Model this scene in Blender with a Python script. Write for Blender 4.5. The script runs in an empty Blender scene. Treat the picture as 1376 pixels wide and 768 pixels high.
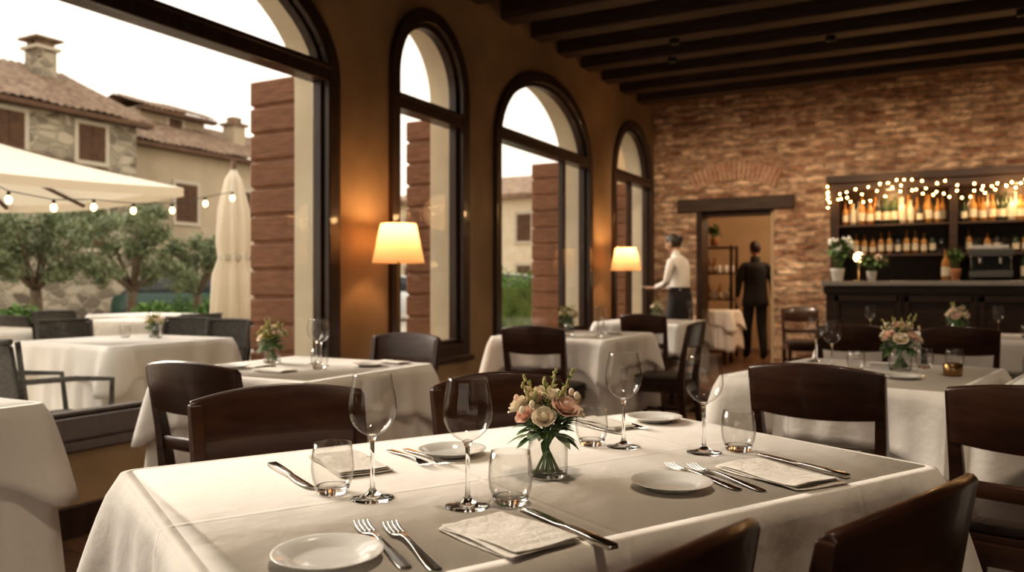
import bpy, math, random
import numpy as np
from mathutils import Vector, Matrix
random.seed(7); np.random.seed(7)
S=bpy.context.scene
COL=S.collection
pi=math.pi
# ------------------------------------------------------------------ materials
def nt(name):
    m=bpy.data.materials.new(name); m.use_nodes=True
    n=m.node_tree.nodes; l=m.node_tree.links
    return m,n,l,n['Principled BSDF']
def mat(name,c1,c2=None,rough=.5,metal=0,scale=5,bump=0,bscale=None,detail=4,stretch=None,spec=.5,sheen=0,coat=0,emit=None,es=0,trans=0,ior=1.45,crease=False):
    m,n,l,b=nt(name)
    b.inputs['Base Color'].default_value=(*c1,1)
    b.inputs['Roughness'].default_value=rough
    b.inputs['Metallic'].default_value=metal
    b.inputs['Specular IOR Level'].default_value=spec
    b.inputs['Coat Weight'].default_value=coat
    b.inputs['Sheen Weight'].default_value=sheen
    b.inputs['Transmission Weight'].default_value=trans
    b.inputs['IOR'].default_value=ior
    if emit: 
        b.inputs['Emission Color'].default_value=(*emit,1); b.inputs['Emission Strength'].default_value=es
    tc=n.new('ShaderNodeTexCoord'); mp=n.new('ShaderNodeMapping')
    l.new(tc.outputs['Object'],mp.inputs['Vector'])
    if stretch: mp.inputs['Scale'].default_value=stretch
    if c2:
        no=n.new('ShaderNodeTexNoise'); no.inputs['Scale'].default_value=scale; no.inputs['Detail'].default_value=detail
        l.new(mp.outputs[0],no.inputs['Vector'])
        r=n.new('ShaderNodeValToRGB'); r.color_ramp.elements[0].color=(*c1,1); r.color_ramp.elements[1].color=(*c2,1)
        r.color_ramp.elements[0].position=.32; r.color_ramp.elements[1].position=.68
        l.new(no.outputs['Fac'],r.inputs[0]); l.new(r.outputs[0],b.inputs['Base Color'])
    if bump:
        no2=n.new('ShaderNodeTexNoise'); no2.inputs['Scale'].default_value=bscale or scale; no2.inputs['Detail'].default_value=6
        l.new(mp.outputs[0],no2.inputs['Vector'])
        bp=n.new('ShaderNodeBump'); bp.inputs['Strength'].default_value=bump; bp.inputs['Distance'].default_value=.02
        l.new(no2.outputs['Fac'],bp.inputs['Height']); l.new(bp.outputs[0],b.inputs['Normal'])
        if crease:   # pressed fold lines in the linen
            sp=n.new('ShaderNodeSeparateXYZ'); l.new(tc.outputs['Object'],sp.inputs[0]); outs=[]
            for ax,off,pd in (('X',.13,.26),('Y',.02,.33)):
                ad=n.new('ShaderNodeMath'); ad.operation='ADD'; ad.inputs[1].default_value=pd*40+off; l.new(sp.outputs[ax],ad.inputs[0])
                pp=n.new('ShaderNodeMath'); pp.operation='PINGPONG'; pp.inputs[1].default_value=pd; l.new(ad.outputs[0],pp.inputs[0])
                mr=n.new('ShaderNodeMapRange'); mr.interpolation_type='SMOOTHSTEP'; mr.inputs[1].default_value=0; mr.inputs[2].default_value=.010; mr.inputs[3].default_value=1; mr.inputs[4].default_value=0
                l.new(pp.outputs[0],mr.inputs[0]); outs.append(mr.outputs[0])
            mx=n.new('ShaderNodeMath'); mx.operation='MAXIMUM'; l.new(outs[0],mx.inputs[0]); l.new(outs[1],mx.inputs[1])
            b2=n.new('ShaderNodeBump'); b2.inputs['Strength'].default_value=.45; b2.inputs['Distance'].default_value=.003
            l.new(mx.outputs[0],b2.inputs['Height']); l.new(bp.outputs[0],b2.inputs['Normal']); l.new(b2.outputs[0],b.inputs['Normal'])
    return m
def brick_mat(name,ca,cb,mortar,bw,bh,plane='xz',dist=.03,msize=.012):
    m,n,l,b=nt(name)
    tc=n.new('ShaderNodeTexCoord'); sp=n.new('ShaderNodeSeparateXYZ'); cb_=n.new('ShaderNodeCombineXYZ')
    l.new(tc.outputs['Object'],sp.inputs[0])
    l.new(sp.outputs['X' if plane[0]=='x' else 'Y'],cb_.inputs[0]); l.new(sp.outputs['Z'],cb_.inputs[1])
    no=n.new('ShaderNodeTexNoise'); no.inputs['Scale'].default_value=3.5; no.inputs['Detail'].default_value=6
    l.new(cb_.outputs[0],no.inputs['Vector'])
    vm=n.new('ShaderNodeVectorMath'); vm.operation='MULTIPLY_ADD'
    vm.inputs[1].default_value=(dist*1.5,dist,0); l.new(no.outputs['Color'],vm.inputs[0]); l.new(cb_.outputs[0],vm.inputs[2])
    br=n.new('ShaderNodeTexBrick'); br.inputs['Scale'].default_value=1
    br.inputs['Brick Width'].default_value=bw; br.inputs['Row Height'].default_value=bh
    br.inputs['Mortar Size'].default_value=msize; br.inputs['Mortar Smooth'].default_value=.3
    br.inputs['Color1'].default_value=(*ca,1); br.inputs['Color2'].default_value=(*cb,1); br.inputs['Mortar'].default_value=(*mortar,1)
    l.new(vm.outputs[0],br.inputs['Vector'])
    n2=n.new('ShaderNodeTexNoise'); n2.inputs['Scale'].default_value=1.3; n2.inputs['Detail'].default_value=8; n2.inputs['Roughness'].default_value=.7
    l.new(cb_.outputs[0],n2.inputs['Vector'])
    r=n.new('ShaderNodeValToRGB'); r.color_ramp.elements[0].color=(.68,.62,.58,1); r.color_ramp.elements[1].color=(1.3,1.3,1.27,1)
    r.color_ramp.elements[0].position=.38; r.color_ramp.elements[1].position=.62
    l.new(n2.outputs['Fac'],r.inputs[0])
    mx=n.new('ShaderNodeMix'); mx.data_type='RGBA'; mx.blend_type='MULTIPLY'; mx.inputs[0].default_value=1
    l.new(br.outputs['Color'],mx.inputs[6]); l.new(r.outputs[0],mx.inputs[7])
    n3=n.new('ShaderNodeTexNoise'); n3.inputs['Scale'].default_value=8; n3.inputs['Detail'].default_value=3
    ms=n.new('ShaderNodeMapping'); ms.inputs['Scale'].default_value=(1,2.2,1); l.new(cb_.outputs[0],ms.inputs[0]); l.new(ms.outputs[0],n3.inputs['Vector'])
    r3=n.new('ShaderNodeValToRGB'); r3.color_ramp.elements[0].color=(.66,.62,.60,1); r3.color_ramp.elements[1].color=(1.3,1.27,1.23,1)
    r3.color_ramp.elements[0].position=.36; r3.color_ramp.elements[1].position=.64
    l.new(n3.outputs['Fac'],r3.inputs[0])
    mx2=n.new('ShaderNodeMix'); mx2.data_type='RGBA'; mx2.blend_type='MULTIPLY'; mx2.inputs[0].default_value=1
    l.new(mx.outputs[2],mx2.inputs[6]); l.new(r3.outputs[0],mx2.inputs[7])
    l.new(mx2.outputs[2],b.inputs['Base Color'])
    b.inputs['Roughness'].default_value=.9
    su=n.new('ShaderNodeMath'); su.operation='MULTIPLY_ADD'; su.inputs[1].default_value=-1.3; l.new(br.outputs['Fac'],su.inputs[0]); l.new(n3.outputs['Fac'],su.inputs[2])
    bp=n.new('ShaderNodeBump'); bp.inputs['Strength'].default_value=1; bp.inputs['Distance'].default_value=.05
    l.new(su.outputs[0],bp.inputs['Height']); l.new(bp.outputs[0],b.inputs['Normal'])
    return m
def thin_glass(name,tint=(1,1,1),edge=.5,base=.03,ec=(1,1,1),pwr=4):
    """thin-walled glass: transparent + mirror reflection rising at grazing angles"""
    m,n,l,b=nt(name); n.remove(b)
    out=n['Material Output']
    tr=n.new('ShaderNodeBsdfTransparent'); gl=n.new('ShaderNodeBsdfGlossy'); gl.inputs['Roughness'].default_value=.02
    lw=n.new('ShaderNodeLayerWeight'); lw.inputs['Blend'].default_value=.5
    pw=n.new('ShaderNodeMath'); pw.operation='POWER'; pw.inputs[1].default_value=pwr; l.new(lw.outputs['Facing'],pw.inputs[0])
    ml=n.new('ShaderNodeMath'); ml.operation='MULTIPLY_ADD'; ml.inputs[1].default_value=edge; ml.inputs[2].default_value=base
    l.new(pw.outputs[0],ml.inputs[0])
    r=n.new('ShaderNodeMix'); r.data_type='RGBA'; r.inputs[6].default_value=(*tint,1); r.inputs[7].default_value=(*ec,1)
    l.new(pw.outputs[0],r.inputs[0]); l.new(r.outputs[2],tr.inputs[0])
    mx=n.new('ShaderNodeMixShader'); l.new(ml.outputs[0],mx.inputs[0]); l.new(tr.outputs[0],mx.inputs[1]); l.new(gl.outputs[0],mx.inputs[2])
    l.new(mx.outputs[0],out.inputs[0])
    return m
def translucent(name,c,emit=None,es=0,tr=.5):
    m,n,l,b=nt(name); out=n['Material Output']
    b.inputs['Base Color'].default_value=(*c,1); b.inputs['Roughness'].default_value=.8
    t=n.new('ShaderNodeBsdfTranslucent'); t.inputs[0].default_value=(*c,1)
    mx=n.new('ShaderNodeMixShader'); mx.inputs[0].default_value=tr
    l.new(b.outputs[0],mx.inputs[1]); l.new(t.outputs[0],mx.inputs[2]); l.new(mx.outputs[0],out.inputs[0])
    if emit: b.inputs['Emission Color'].default_value=(*emit,1); b.inputs['Emission Strength'].default_value=es
    return m
M={}
M['plaster']=mat('ochre_plaster',(.43,.29,.165),(.275,.182,.10),rough=.85,scale=1.6,bump=.25,bscale=6,detail=8)
M['plaster_out']=mat('cream_render',(.74,.65,.50),(.64,.54,.40),rough=.9,scale=2,bump=.2,bscale=12)
M['brick']=brick_mat('old_brick',(.31,.155,.092),(.68,.50,.355),(.44,.33,.24),.22,.074,msize=.010)
M['brick_arch']=mat('arch_brick',(.42,.22,.135),(.58,.38,.26),rough=.9,scale=6,bump=.5,bscale=20)
M['beam']=mat('dark_beam_wood',(.045,.025,.015),(.08,.046,.028),rough=.6,scale=3,bump=.3,stretch=(1,8,8))
M['ceil']=mat('ceiling_boards_wood',(.07,.043,.027),(.05,.03,.02),rough=.75,scale=4,bump=.2,stretch=(6,1,1))
M['frame']=mat('window_frame_wood',(.035,.016,.009),(.055,.027,.015),rough=.38,scale=6,bump=.1,stretch=(4,4,.6),coat=.2)
M['chair']=mat('walnut_chair_wood',(.038,.015,.008),(.072,.030,.015),rough=.33,scale=5,bump=.08,stretch=(1,6,6),coat=.2)
M['leather']=mat('dark_leather',(.05,.03,.022),(.035,.022,.016),rough=.42,scale=20,bump=.2,bscale=90)
M['cloth']=mat('white_linen',(.86,.81,.75),(.83,.775,.71),rough=.92,scale=2.5,bump=.85,bscale=5.0,sheen=.15,spec=.15,crease=True)
M['napkin']=mat('napkin_linen',(.84,.79,.73),(.78,.73,.66),rough=.95,scale=30,bump=.3,bscale=60,spec=.1)
M['steel']=mat('polished_steel',(.62,.60,.57),rough=.16,metal=1)
M['brass']=mat('aged_brass',(.35,.22,.1),rough=.3,metal=1)
M['ceramic']=mat('white_ceramic',(.84,.82,.78),rough=.12,coat=.4)
M['bowlglass']=thin_glass('wine_glass_bowl',(.975,.972,.965),edge=.65,base=.05,ec=(.45,.41,.37),pwr=4.5)
M['glass']=mat('solid_glass',(1,1,1),rough=.0,trans=1,ior=1.46)
M['pane']=thin_glass('window_pane_glass',(.97,.98,.97),edge=.5,base=.035,ec=(.9,.9,.9))
M['shade']=translucent('lampshade_linen',(.78,.57,.37),emit=(1,.54,.24),es=.15)
M['bulb']=mat('warm_bulb',(1,.8,.5),emit=(1,.66,.30),es=9)
M['fairy']=mat('fairy_light_glow',(1,.8,.5),emit=(1,.56,.18),es=40)
M['black']=mat('black_metal',(.02,.018,.016),rough=.4)
M['shutter']=mat('brown_shutter_wood',(.19,.085,.045),(.27,.13,.07),rough=.7,scale=4,bump=.3,stretch=(2,2,10))
M['leaf']=mat('green_leaf',(.09,.18,.055),(.18,.28,.10),rough=.55,scale=30)
M['sage']=mat('sage_leaf',(.36,.43,.33),(.27,.35,.24),rough=.8,scale=30)
M['stem']=mat('flower_stem',(.14,.25,.08),rough=.5)
M['rose']=mat('blush_rose_petal',(.88,.60,.48),(.92,.74,.62),rough=.7,scale=40)
M['rosec']=mat('cream_rose_petal',(.92,.85,.70),(.92,.80,.63),rough=.7,scale=40)
M['bud']=mat('yellow_sprig',(.58,.50,.22),(.42,.43,.19),rough=.7,scale=60)
M['olive']=mat('olive_leaf',(.11,.14,.07),(.32,.36,.22),rough=.7,scale=2.5)
M['hedge']=mat('hedge_leaf',(.07,.15,.03),(.17,.28,.08),rough=.7,scale=4)
M['bark']=mat('olive_bark',(.13,.10,.07),(.22,.17,.12),rough=.9,scale=12,bump=.8)
M['paving']=mat('stone_paving',(.42,.37,.30),(.31,.27,.22),rough=.85,scale=1.2,bump=.3,bscale=8)
M['canvas']=translucent('umbrella_canvas',(.84,.76,.63),tr=.22)
M['wicker']=mat('dark_wicker',(.055,.05,.045),(.10,.09,.08),rough=.7,scale=60,bump=.8,bscale=90)
M['terra']=mat('terracotta',(.42,.19,.10),(.5,.25,.14),rough=.85,scale=8)
M['soil']=mat('soil',(.06,.04,.03),rough=1)
M['tile']=mat('roof_tile',(.14,.085,.055),(.30,.21,.14),rough=.9,scale=3.5,detail=10,bump=.6,bscale=15)
M['beige']=mat('beige_facade',(.50,.41,.30),(.40,.33,.24),rough=.9,scale=.8,bump=.2,detail=8)
M['ostone']=mat('window_surround_stone',(.52,.46,.37),rough=.9)
M['oshut']=mat('old_brown_shutter',(.10,.055,.035),(.15,.085,.05),rough=.8,scale=6)
M['dkglass']=mat('dark_window_glass',(.05,.055,.06),rough=.1)
M['skin']=mat('skin',(.55,.33,.23),(.50,.29,.20),rough=.55,scale=8)
M['hair']=mat('dark_hair',(.025,.016,.011),(.05,.03,.02),rough=.5,scale=30,stretch=(6,6,1),bump=.4)
M['shirt']=mat('white_shirt',(.78,.74,.69),(.72,.68,.63),rough=.85,scale=6,bump=.4,bscale=9)
M['blackcloth']=mat('black_clothing',(.018,.016,.016),(.028,.025,.024),rough=.85,scale=6,bump=.4,bscale=9)
M['eye']=mat('eye_white',(.8,.8,.8),rough=.2)
M['lip']=mat('lips',(.42,.17,.14),rough=.4)
M['backroom']=mat('back_room_plaster',(.56,.42,.28),(.48,.36,.23),rough=.9,scale=2)
M['counter']=mat('zinc_counter_top',(.36,.33,.29),(.30,.27,.24),rough=.3,scale=8)
M['barwood']=mat('bar_wood',(.035,.019,.012),(.055,.031,.019),rough=.45,scale=5,stretch=(1,1,6),bump=.1)
M['dsteel']=mat('dark_steel',(.16,.15,.14),rough=.35,metal=1)
M['amber']=mat('amber_bottle',(.34,.14,.035),(.5,.26,.08),rough=.12,scale=4)
M['greenb']=mat('green_bottle',(.03,.05,.02),rough=.1)
M['label']=mat('bottle_label',(.65,.56,.42),rough=.8)
M['carw']=mat('white_car_paint',(.7,.7,.68),rough=.2,coat=1)
M['carg']=mat('dark_green_car_paint',(.03,.07,.05),rough=.3,coat=.3)
M['tyre']=mat('tyre_rubber',(.02,.02,.02),rough=.9)
def floor_mat():
    m,n,l,b=nt('wood_plank_floor')
    tc=n.new('ShaderNodeTexCoord'); br=n.new('ShaderNodeTexBrick')
    br.inputs['Scale'].default_value=1; br.inputs['Brick Width'].default_value=1.4; br.inputs['Row Height'].default_value=.14
    br.inputs['Mortar Size'].default_value=.004; br.inputs['Color1'].default_value=(.12,.06,.032,1); br.inputs['Color2'].default_value=(.19,.10,.055,1); br.inputs['Mortar'].default_value=(.02,.01,.006,1)
    l.new(tc.outputs['Object'],br.inputs['Vector'])
    no=n.new('ShaderNodeTexNoise'); no.inputs['Scale'].default_value=6; mp=n.new('ShaderNodeMapping'); mp.inputs['Scale'].default_value=(1,9,1)
    l.new(tc.outputs['Object'],mp.inputs[0]); l.new(mp.outputs[0],no.inputs['Vector'])
    r=n.new('ShaderNodeValToRGB'); r.color_ramp.elements[0].color=(.6,.6,.6,1); r.color_ramp.elements[1].color=(1.3,1.3,1.3,1)
    l.new(no.outputs[0],r.inputs[0])
    mx=n.new('ShaderNodeMix'); mx.data_type='RGBA'; mx.blend_type='MULTIPLY'; mx.inputs[0].default_value=1
    l.new(br.outputs[0],mx.inputs[6]); l.new(r.outputs[0],mx.inputs[7]); l.new(mx.outputs[2],b.inputs['Base Color'])
    b.inputs['Roughness'].default_value=.4
    return m
M['floor']=floor_mat()
def stone_mat():
    m,n,l,b=nt('rubble_stone')
    tc=n.new('ShaderNodeTexCoord'); mp=n.new('ShaderNodeMapping'); mp.inputs['Scale'].default_value=(1,1.6,2.6)
    l.new(tc.outputs['Object'],mp.inputs[0])
    v=n.new('ShaderNodeTexVoronoi'); v.inputs['Scale'].default_value=1.5; l.new(mp.outputs[0],v.inputs['Vector'])
    v2=n.new('ShaderNodeTexVoronoi'); v2.feature='DISTANCE_TO_EDGE'; v2.inputs['Scale'].default_value=1.5; l.new(mp.outputs[0],v2.inputs['Vector'])
    sp=n.new('ShaderNodeSeparateColor'); l.new(v.outputs['Color'],sp.inputs[0])
    r=n.new('ShaderNodeValToRGB'); r.color_ramp.elements[0].color=(.15,.125,.095,1); r.color_ramp.elements[1].color=(.50,.43,.33,1)
    l.new(sp.outputs[0],r.inputs[0])
    r2=n.new('ShaderNodeValToRGB'); r2.color_ramp.elements[0].position=.02; r2.color_ramp.elements[1].position=.09
    l.new(v2.outputs['Distance'],r2.inputs[0])
    mx=n.new('ShaderNodeMix'); mx.data_type='RGBA'; mx.inputs[6].default_value=(.50,.43,.33,1)
    l.new(r2.outputs[0],mx.inputs[0]); l.new(r.outputs[0],mx.inputs[7]); l.new(mx.outputs[2],b.inputs['Base Color'])
    bp=n.new('ShaderNodeBump'); bp.inputs['Distance'].default_value=.05; l.new(r2.outputs[0],bp.inputs['Height']); l.new(bp.outputs[0],b.inputs['Normal'])
    b.inputs['Roughness'].default_value=.95
    return m
M['stone']=stone_mat()
# ------------------------------------------------------------------ mesh builder
class MB:
    def __init__(s): s.v=[]; s.f=[]; s.m=[]; s.sm=[]; s.mats=[]
    def mi(s,k):
        if k not in s.mats: s.mats.append(k)
        return s.mats.index(k)
    def face(s,idx,k,smooth=False): s.f.append(idx); s.m.append(s.mi(k)); s.sm.append(smooth)
    def box(s,c,d,k,rz=0,taper=1):
        b=len(s.v); ca,sa=math.cos(rz),math.sin(rz)
        for z in (-1,1):
            t=taper if z<0 else 1
            for x,y in ((-1,-1),(1,-1),(1,1),(-1,1)):
                X=x*d[0]/2*t; Y=y*d[1]/2*t
                s.v.append((c[0]+X*ca-Y*sa,c[1]+X*sa+Y*ca,c[2]+z*d[2]/2))
        for q in ((0,3,2,1),(4,5,6,7),(0,1,5,4),(1,2,6,5),(2,3,7,6),(3,0,4,7)): s.face([b+i for i in q],k)
    def bx(s,x0,x1,y0,y1,z0,z1,k): s.box(((x0+x1)/2,(y0+y1)/2,(z0+z1)/2),(x1-x0,y1-y0,z1-z0),k)
    def quad(s,p,k,smooth=False):
        b=len(s.v); s.v+= [tuple(q) for q in p]; s.face(list(range(b,b+len(p))),k,smooth)
    def loft(s,rings,k,caps=True,smooth=True,loop=True):
        b=len(s.v); n=len(rings[0])
        for r in rings: s.v+=[tuple(p) for p in r]
        for i in range(len(rings)-1):
            for j in range(n if loop else n-1):
                j2=(j+1)%n
                s.face([b+i*n+j,b+i*n+j2,b+(i+1)*n+j2,b+(i+1)*n+j],k,smooth)
        if caps:
            s.face([b+j for j in range(n)][::-1],k,False); s.face([b+(len(rings)-1)*n+j for j in range(n)],k,False)
    def lathe(s,prof,k,n=32,c=(0,0,0),caps=False,smooth=True):
        s.loft([[(c[0]+r*math.cos(2*pi*j/n),c[1]+r*math.sin(2*pi*j/n),c[2]+z) for j in range(n)] for r,z in prof],k,caps,smooth)
    def tube(s,path,rad,k,n=8,smooth=True,sq=1):
        P=[Vector(p) for p in path]; R=rad if isinstance(rad,(list,tuple)) else [rad]*len(P)
        rings=[]; 
        t0=(P[1]-P[0]).normalized(); a=Vector((0,0,1)) if abs(t0.z)<.9 else Vector((1,0,0))
        u=t0.cross(a).normalized()
        for i,p in enumerate(P):
            t=(P[min(i+1,len(P)-1)]-P[max(i-1,0)])
            t=t.normalized() if t.length>1e-9 else t0
            u=(u-t*u.dot(t)); u=u.normalized() if u.length>1e-6 else t.orthogonal().normalized()
            w=t.cross(u)
            rings.append([p+(u*math.cos(2*pi*j/n)+w*math.sin(2*pi*j/n)*sq)*R[i] for j in range(n)])
        s.loft(rings,k,True,smooth)
    def ball(s,c,r,k,n=12,m=8,rot=None):
        if not isinstance(r,(list,tuple)): r=(r,r,r)
        rings=[]
        for i in range(m+1):
            a=pi*i/m; a=min(max(a,.02),pi-.02)
            rg=[]
            for j in range(n):
                q=Vector((r[0]*math.sin(a)*math.cos(2*pi*j/n),r[1]*math.sin(a)*math.sin(2*pi*j/n),-r[2]*math.cos(a)))
                if rot is not None: q=rot@q
                rg.append((c[0]+q.x,c[1]+q.y,c[2]+q.z))
            rings.append(rg)
        s.loft(rings,k,True,True)
    def mesh(s,name):
        me=bpy.data.meshes.new(name); me.from_pydata(s.v,[],s.f)
        for k in s.mats: me.materials.append(M[k])
        me.polygons.foreach_set('material_index',s.m); me.polygons.foreach_set('use_smooth',s.sm); me.update()
        return me
    def obj(s,name,loc=(0,0,0),rz=0,bevel=0,parent=None,solid=0,sub=0):
        return place(s.mesh(name),name,loc,rz,bevel,parent,solid,sub)
def place(me,name,loc=(0,0,0),rz=0,bevel=0,parent=None,solid=0,sub=0):
    o=bpy.data.objects.new(name,me); COL.objects.link(o)
    o.location=loc; o.rotation_euler=(0,0,rz)
    if solid:
        md=o.modifiers.new('Solidify','SOLIDIFY'); md.thickness=solid; md.offset=0
    if bevel:
        md=o.modifiers.new('Bevel','BEVEL'); md.width=bevel; md.segments=2; md.limit_method='ANGLE'; md.angle_limit=math.radians(50)
    if sub:
        md=o.modifiers.new('Sub','SUBSURF'); md.levels=sub; md.render_levels=sub
    if parent: o.parent=parent
    return o
def empty(name,loc=(0,0,0),rz=0):
    o=bpy.data.objects.new(name,None); COL.objects.link(o); o.location=loc; o.rotation_euler=(0,0,rz); o.empty_display_size=.1
    return o
# ------------------------------------------------------------------ room shell
XW=-3.36; XO=-3.70; YB=10.33; ZC=3.60; YN=-3.2; XR=3.8
WIN=[(-.10,3.955,.43,2.40,3.22),(4.52,5.53,.56,2.58,3.13),(5.99,8.12,.56,2.36,3.12),(8.78,10.22,.56,2.36,3.12)]
def arch_z(w,y,ins=0):
    y0,y1,sl,sp,tp=w; c=(y0+y1)/2; a=(y1-y0)/2-ins; b=tp-sp-ins
    q=1-((y-c)/a)**2
    return sp+b*math.sqrt(max(q,0))
mb=MB()
ys=[YN]
for w in WIN:
    c=(w[0]+w[1])/2; a=(w[1]-w[0])/2
    ys+= [c-a*math.cos(pi*i/40) for i in range(41)]
ys+=[YB+.35]; ys=sorted(set(ys))
for i in range(len(ys)-1):
    a,b=ys[i],ys[i+1]; mid=(a+b)/2
    w=next((w for w in WIN if w[0]<mid<w[1]),None)
    for x,k,fl in ((XW,'plaster',0),(XO,'plaster_out',1)):
        if w is None: qs=[[(x,a,-.05),(x,b,-.05),(x,b,ZC),(x,a,ZC)]]
        else: qs=[[(x,a,-.05),(x,b,-.05),(x,b,w[2]),(x,a,w[2])],[(x,a,arch_z(w,a)),(x,b,arch_z(w,b)),(x,b,ZC),(x,a,ZC)]]
        for q in qs: mb.quad(q if not fl else q[::-1],k)
    if w:
        mb.quad([(XW,a,w[2]),(XW,b,w[2]),(XO,b,w[2]),(XO,a,w[2])],'plaster_out')
        mb.quad([(XW,a,arch_z(w,a)),(XO,a,arch_z(w,a)),(XO,b,arch_z(w,b)),(XW,b,arch_z(w,b))],'plaster_out',True)
for w in WIN:
    for y,s in ((w[0],1),(w[1],-1)):
        q=[(XW,y,w[2]),(XO,y,w[2]),(XO,y,w[3]),(XW,y,w[3])]
        mb.quad(q,'plaster_out')
mb.quad([(XW,YN,ZC),(XO,YN,ZC),(XO,YB,ZC),(XW,YB,ZC)],'plaster')
mb.obj('wall_left')
DX0,DX1,DZ=-2.79,-1.82,2.05
mb=MB()
mb.bx(XW,DX0,YB,YB+.35,-.05,ZC,'brick'); mb.bx(DX1,XR,YB,YB+.35,-.05,ZC,'brick'); mb.bx(DX0,DX1,YB,YB+.35,DZ,ZC,'brick')
mb.obj('wall_back')
mb=MB(); mb.bx(XR,XR+.2,YN,YB+.35,-.05,ZC,'plaster'); mb.obj('wall_right')
FT=2.35
mb=MB(); mb.bx(XW,-2.2,YN-.2,YN,-.05,ZC,'plaster'); mb.bx(2.6,XR,YN-.2,YN,-.05,ZC,'plaster'); mb.bx(-2.2,2.6,YN-.2,YN,FT,ZC,'plaster'); mb.obj('wall_front')  # wide opening added behind the camera to let in front fill
mb=MB()
for x in (-2.15,-1.0,.2,1.4,2.55): mb.bx(x-.05,x+.05,YN-.14,YN-.04,0,FT,'frame')
for z in (.05,FT-.05): mb.bx(-2.2,2.6,YN-.13,YN-.05,z-.05,z+.05,'frame')
mb.bx(-2.2,2.6,YN-.095,YN-.09,.05,FT-.05,'pane')
mb.obj('window_5',bevel=.005)  # glazing of the added opening, there for fill light
mb=MB(); mb.bx(XO+.02,XR+.2,YN-.2,YB+4.2,-.12,0,'floor'); mb.obj('floor')
mb=MB(); mb.bx(XO,XR+.2,YN-.2,YB+.35,ZC,ZC+.15,'ceil'); mb.obj('ceiling')
mb=MB()
for k in range(-15,7):
    y=6.2+.59*k; mb.bx(XW+.002,XR-.002,y-.10,y+.10,3.40,ZC-.001,'beam')
mb.obj('ceiling_beams',bevel=.012)
mb=MB(); cx=(DX0+DX1)/2
R=1.15; zc=2.56-R
n=19
for i in range(n):
    a=pi/2+(i-(n-1)/2)*.052
    ca,sa=math.cos(a),math.sin(a); hw=.023; 
    pts=[]
    for r in (R-.12,R+.11):
        for s in (-1,1): pts.append((cx+r*ca-s*hw*r/R*sa, zc+r*sa+s*hw*r/R*ca))
    b=len(mb.v); o_=random.uniform(.012,.03)
    for yy in (YB-o_,YB+.02):
        for p in (pts[0],pts[1],pts[3],pts[2]): mb.v.append((p[0],yy,p[1]))
    for q in ((0,3,2,1),(4,5,6,7),(0,1,5,4),(1,2,6,5),(2,3,7,6),(3,0,4,7)): mb.face([b+t for t in q],'brick_arch')
mb.obj('trim_1',bevel=.006)
mb=MB(); mb.bx(DX0-.25,DX1+.24,YB-.03,YB+.36,DZ-.0,DZ+.17,'beam'); mb.obj('door_lintel',bevel=.015)
mb=MB()
mb.bx(DX0-.001,DX0+.07,YB-.015,YB+.33,0,DZ,'frame'); mb.bx(DX1-.05,DX1+.001,YB+.05,YB+.33,0,DZ,'backroom'); mb.bx(DX0+.07,DX1-.05,YB+.05,YB+.33,DZ-.05,DZ,'frame')
mb.obj('trim_2',bevel=.006)
mb=MB(); mb.bx(XW,XW+.02,YN,YB,0,.14,'frame'); mb.obj('baseboard_left',bevel=.004)
mb=MB(); y0=YB+.35; y1=YB+4.2
mb.bx(-4.2,-4.0,y0,y1,-.05,3,'backroom'); mb.bx(-.4,-.2,y0,y1,-.05,3,'backroom'); mb.bx(-4.2,-.2,y1,y1+.2,-.05,3,'backroom')
mb.bx(-4.2,-.2,y0,y1+.2,3,3.1,'backroom'); mb.bx(-4.0,XW-.3,y0-.001,y0+.1,-.05,3,'backroom')
mb.obj('wall_back_room')
mb=MB()
mb.bx(-2.55,-1.75,y1-.06,y1-.005,0,2.15,'frame'); mb.bx(-2.48,-1.82,y1-.075,y1-.06,.15,1.0,'barwood'); mb.bx(-2.48,-1.82,y1-.075,y1-.06,1.1,2.05,'barwood')
mb.ball((-2.48,y1-.09,1.05),.025,'brass'); mb.obj('door_2',bevel=.006)
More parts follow.
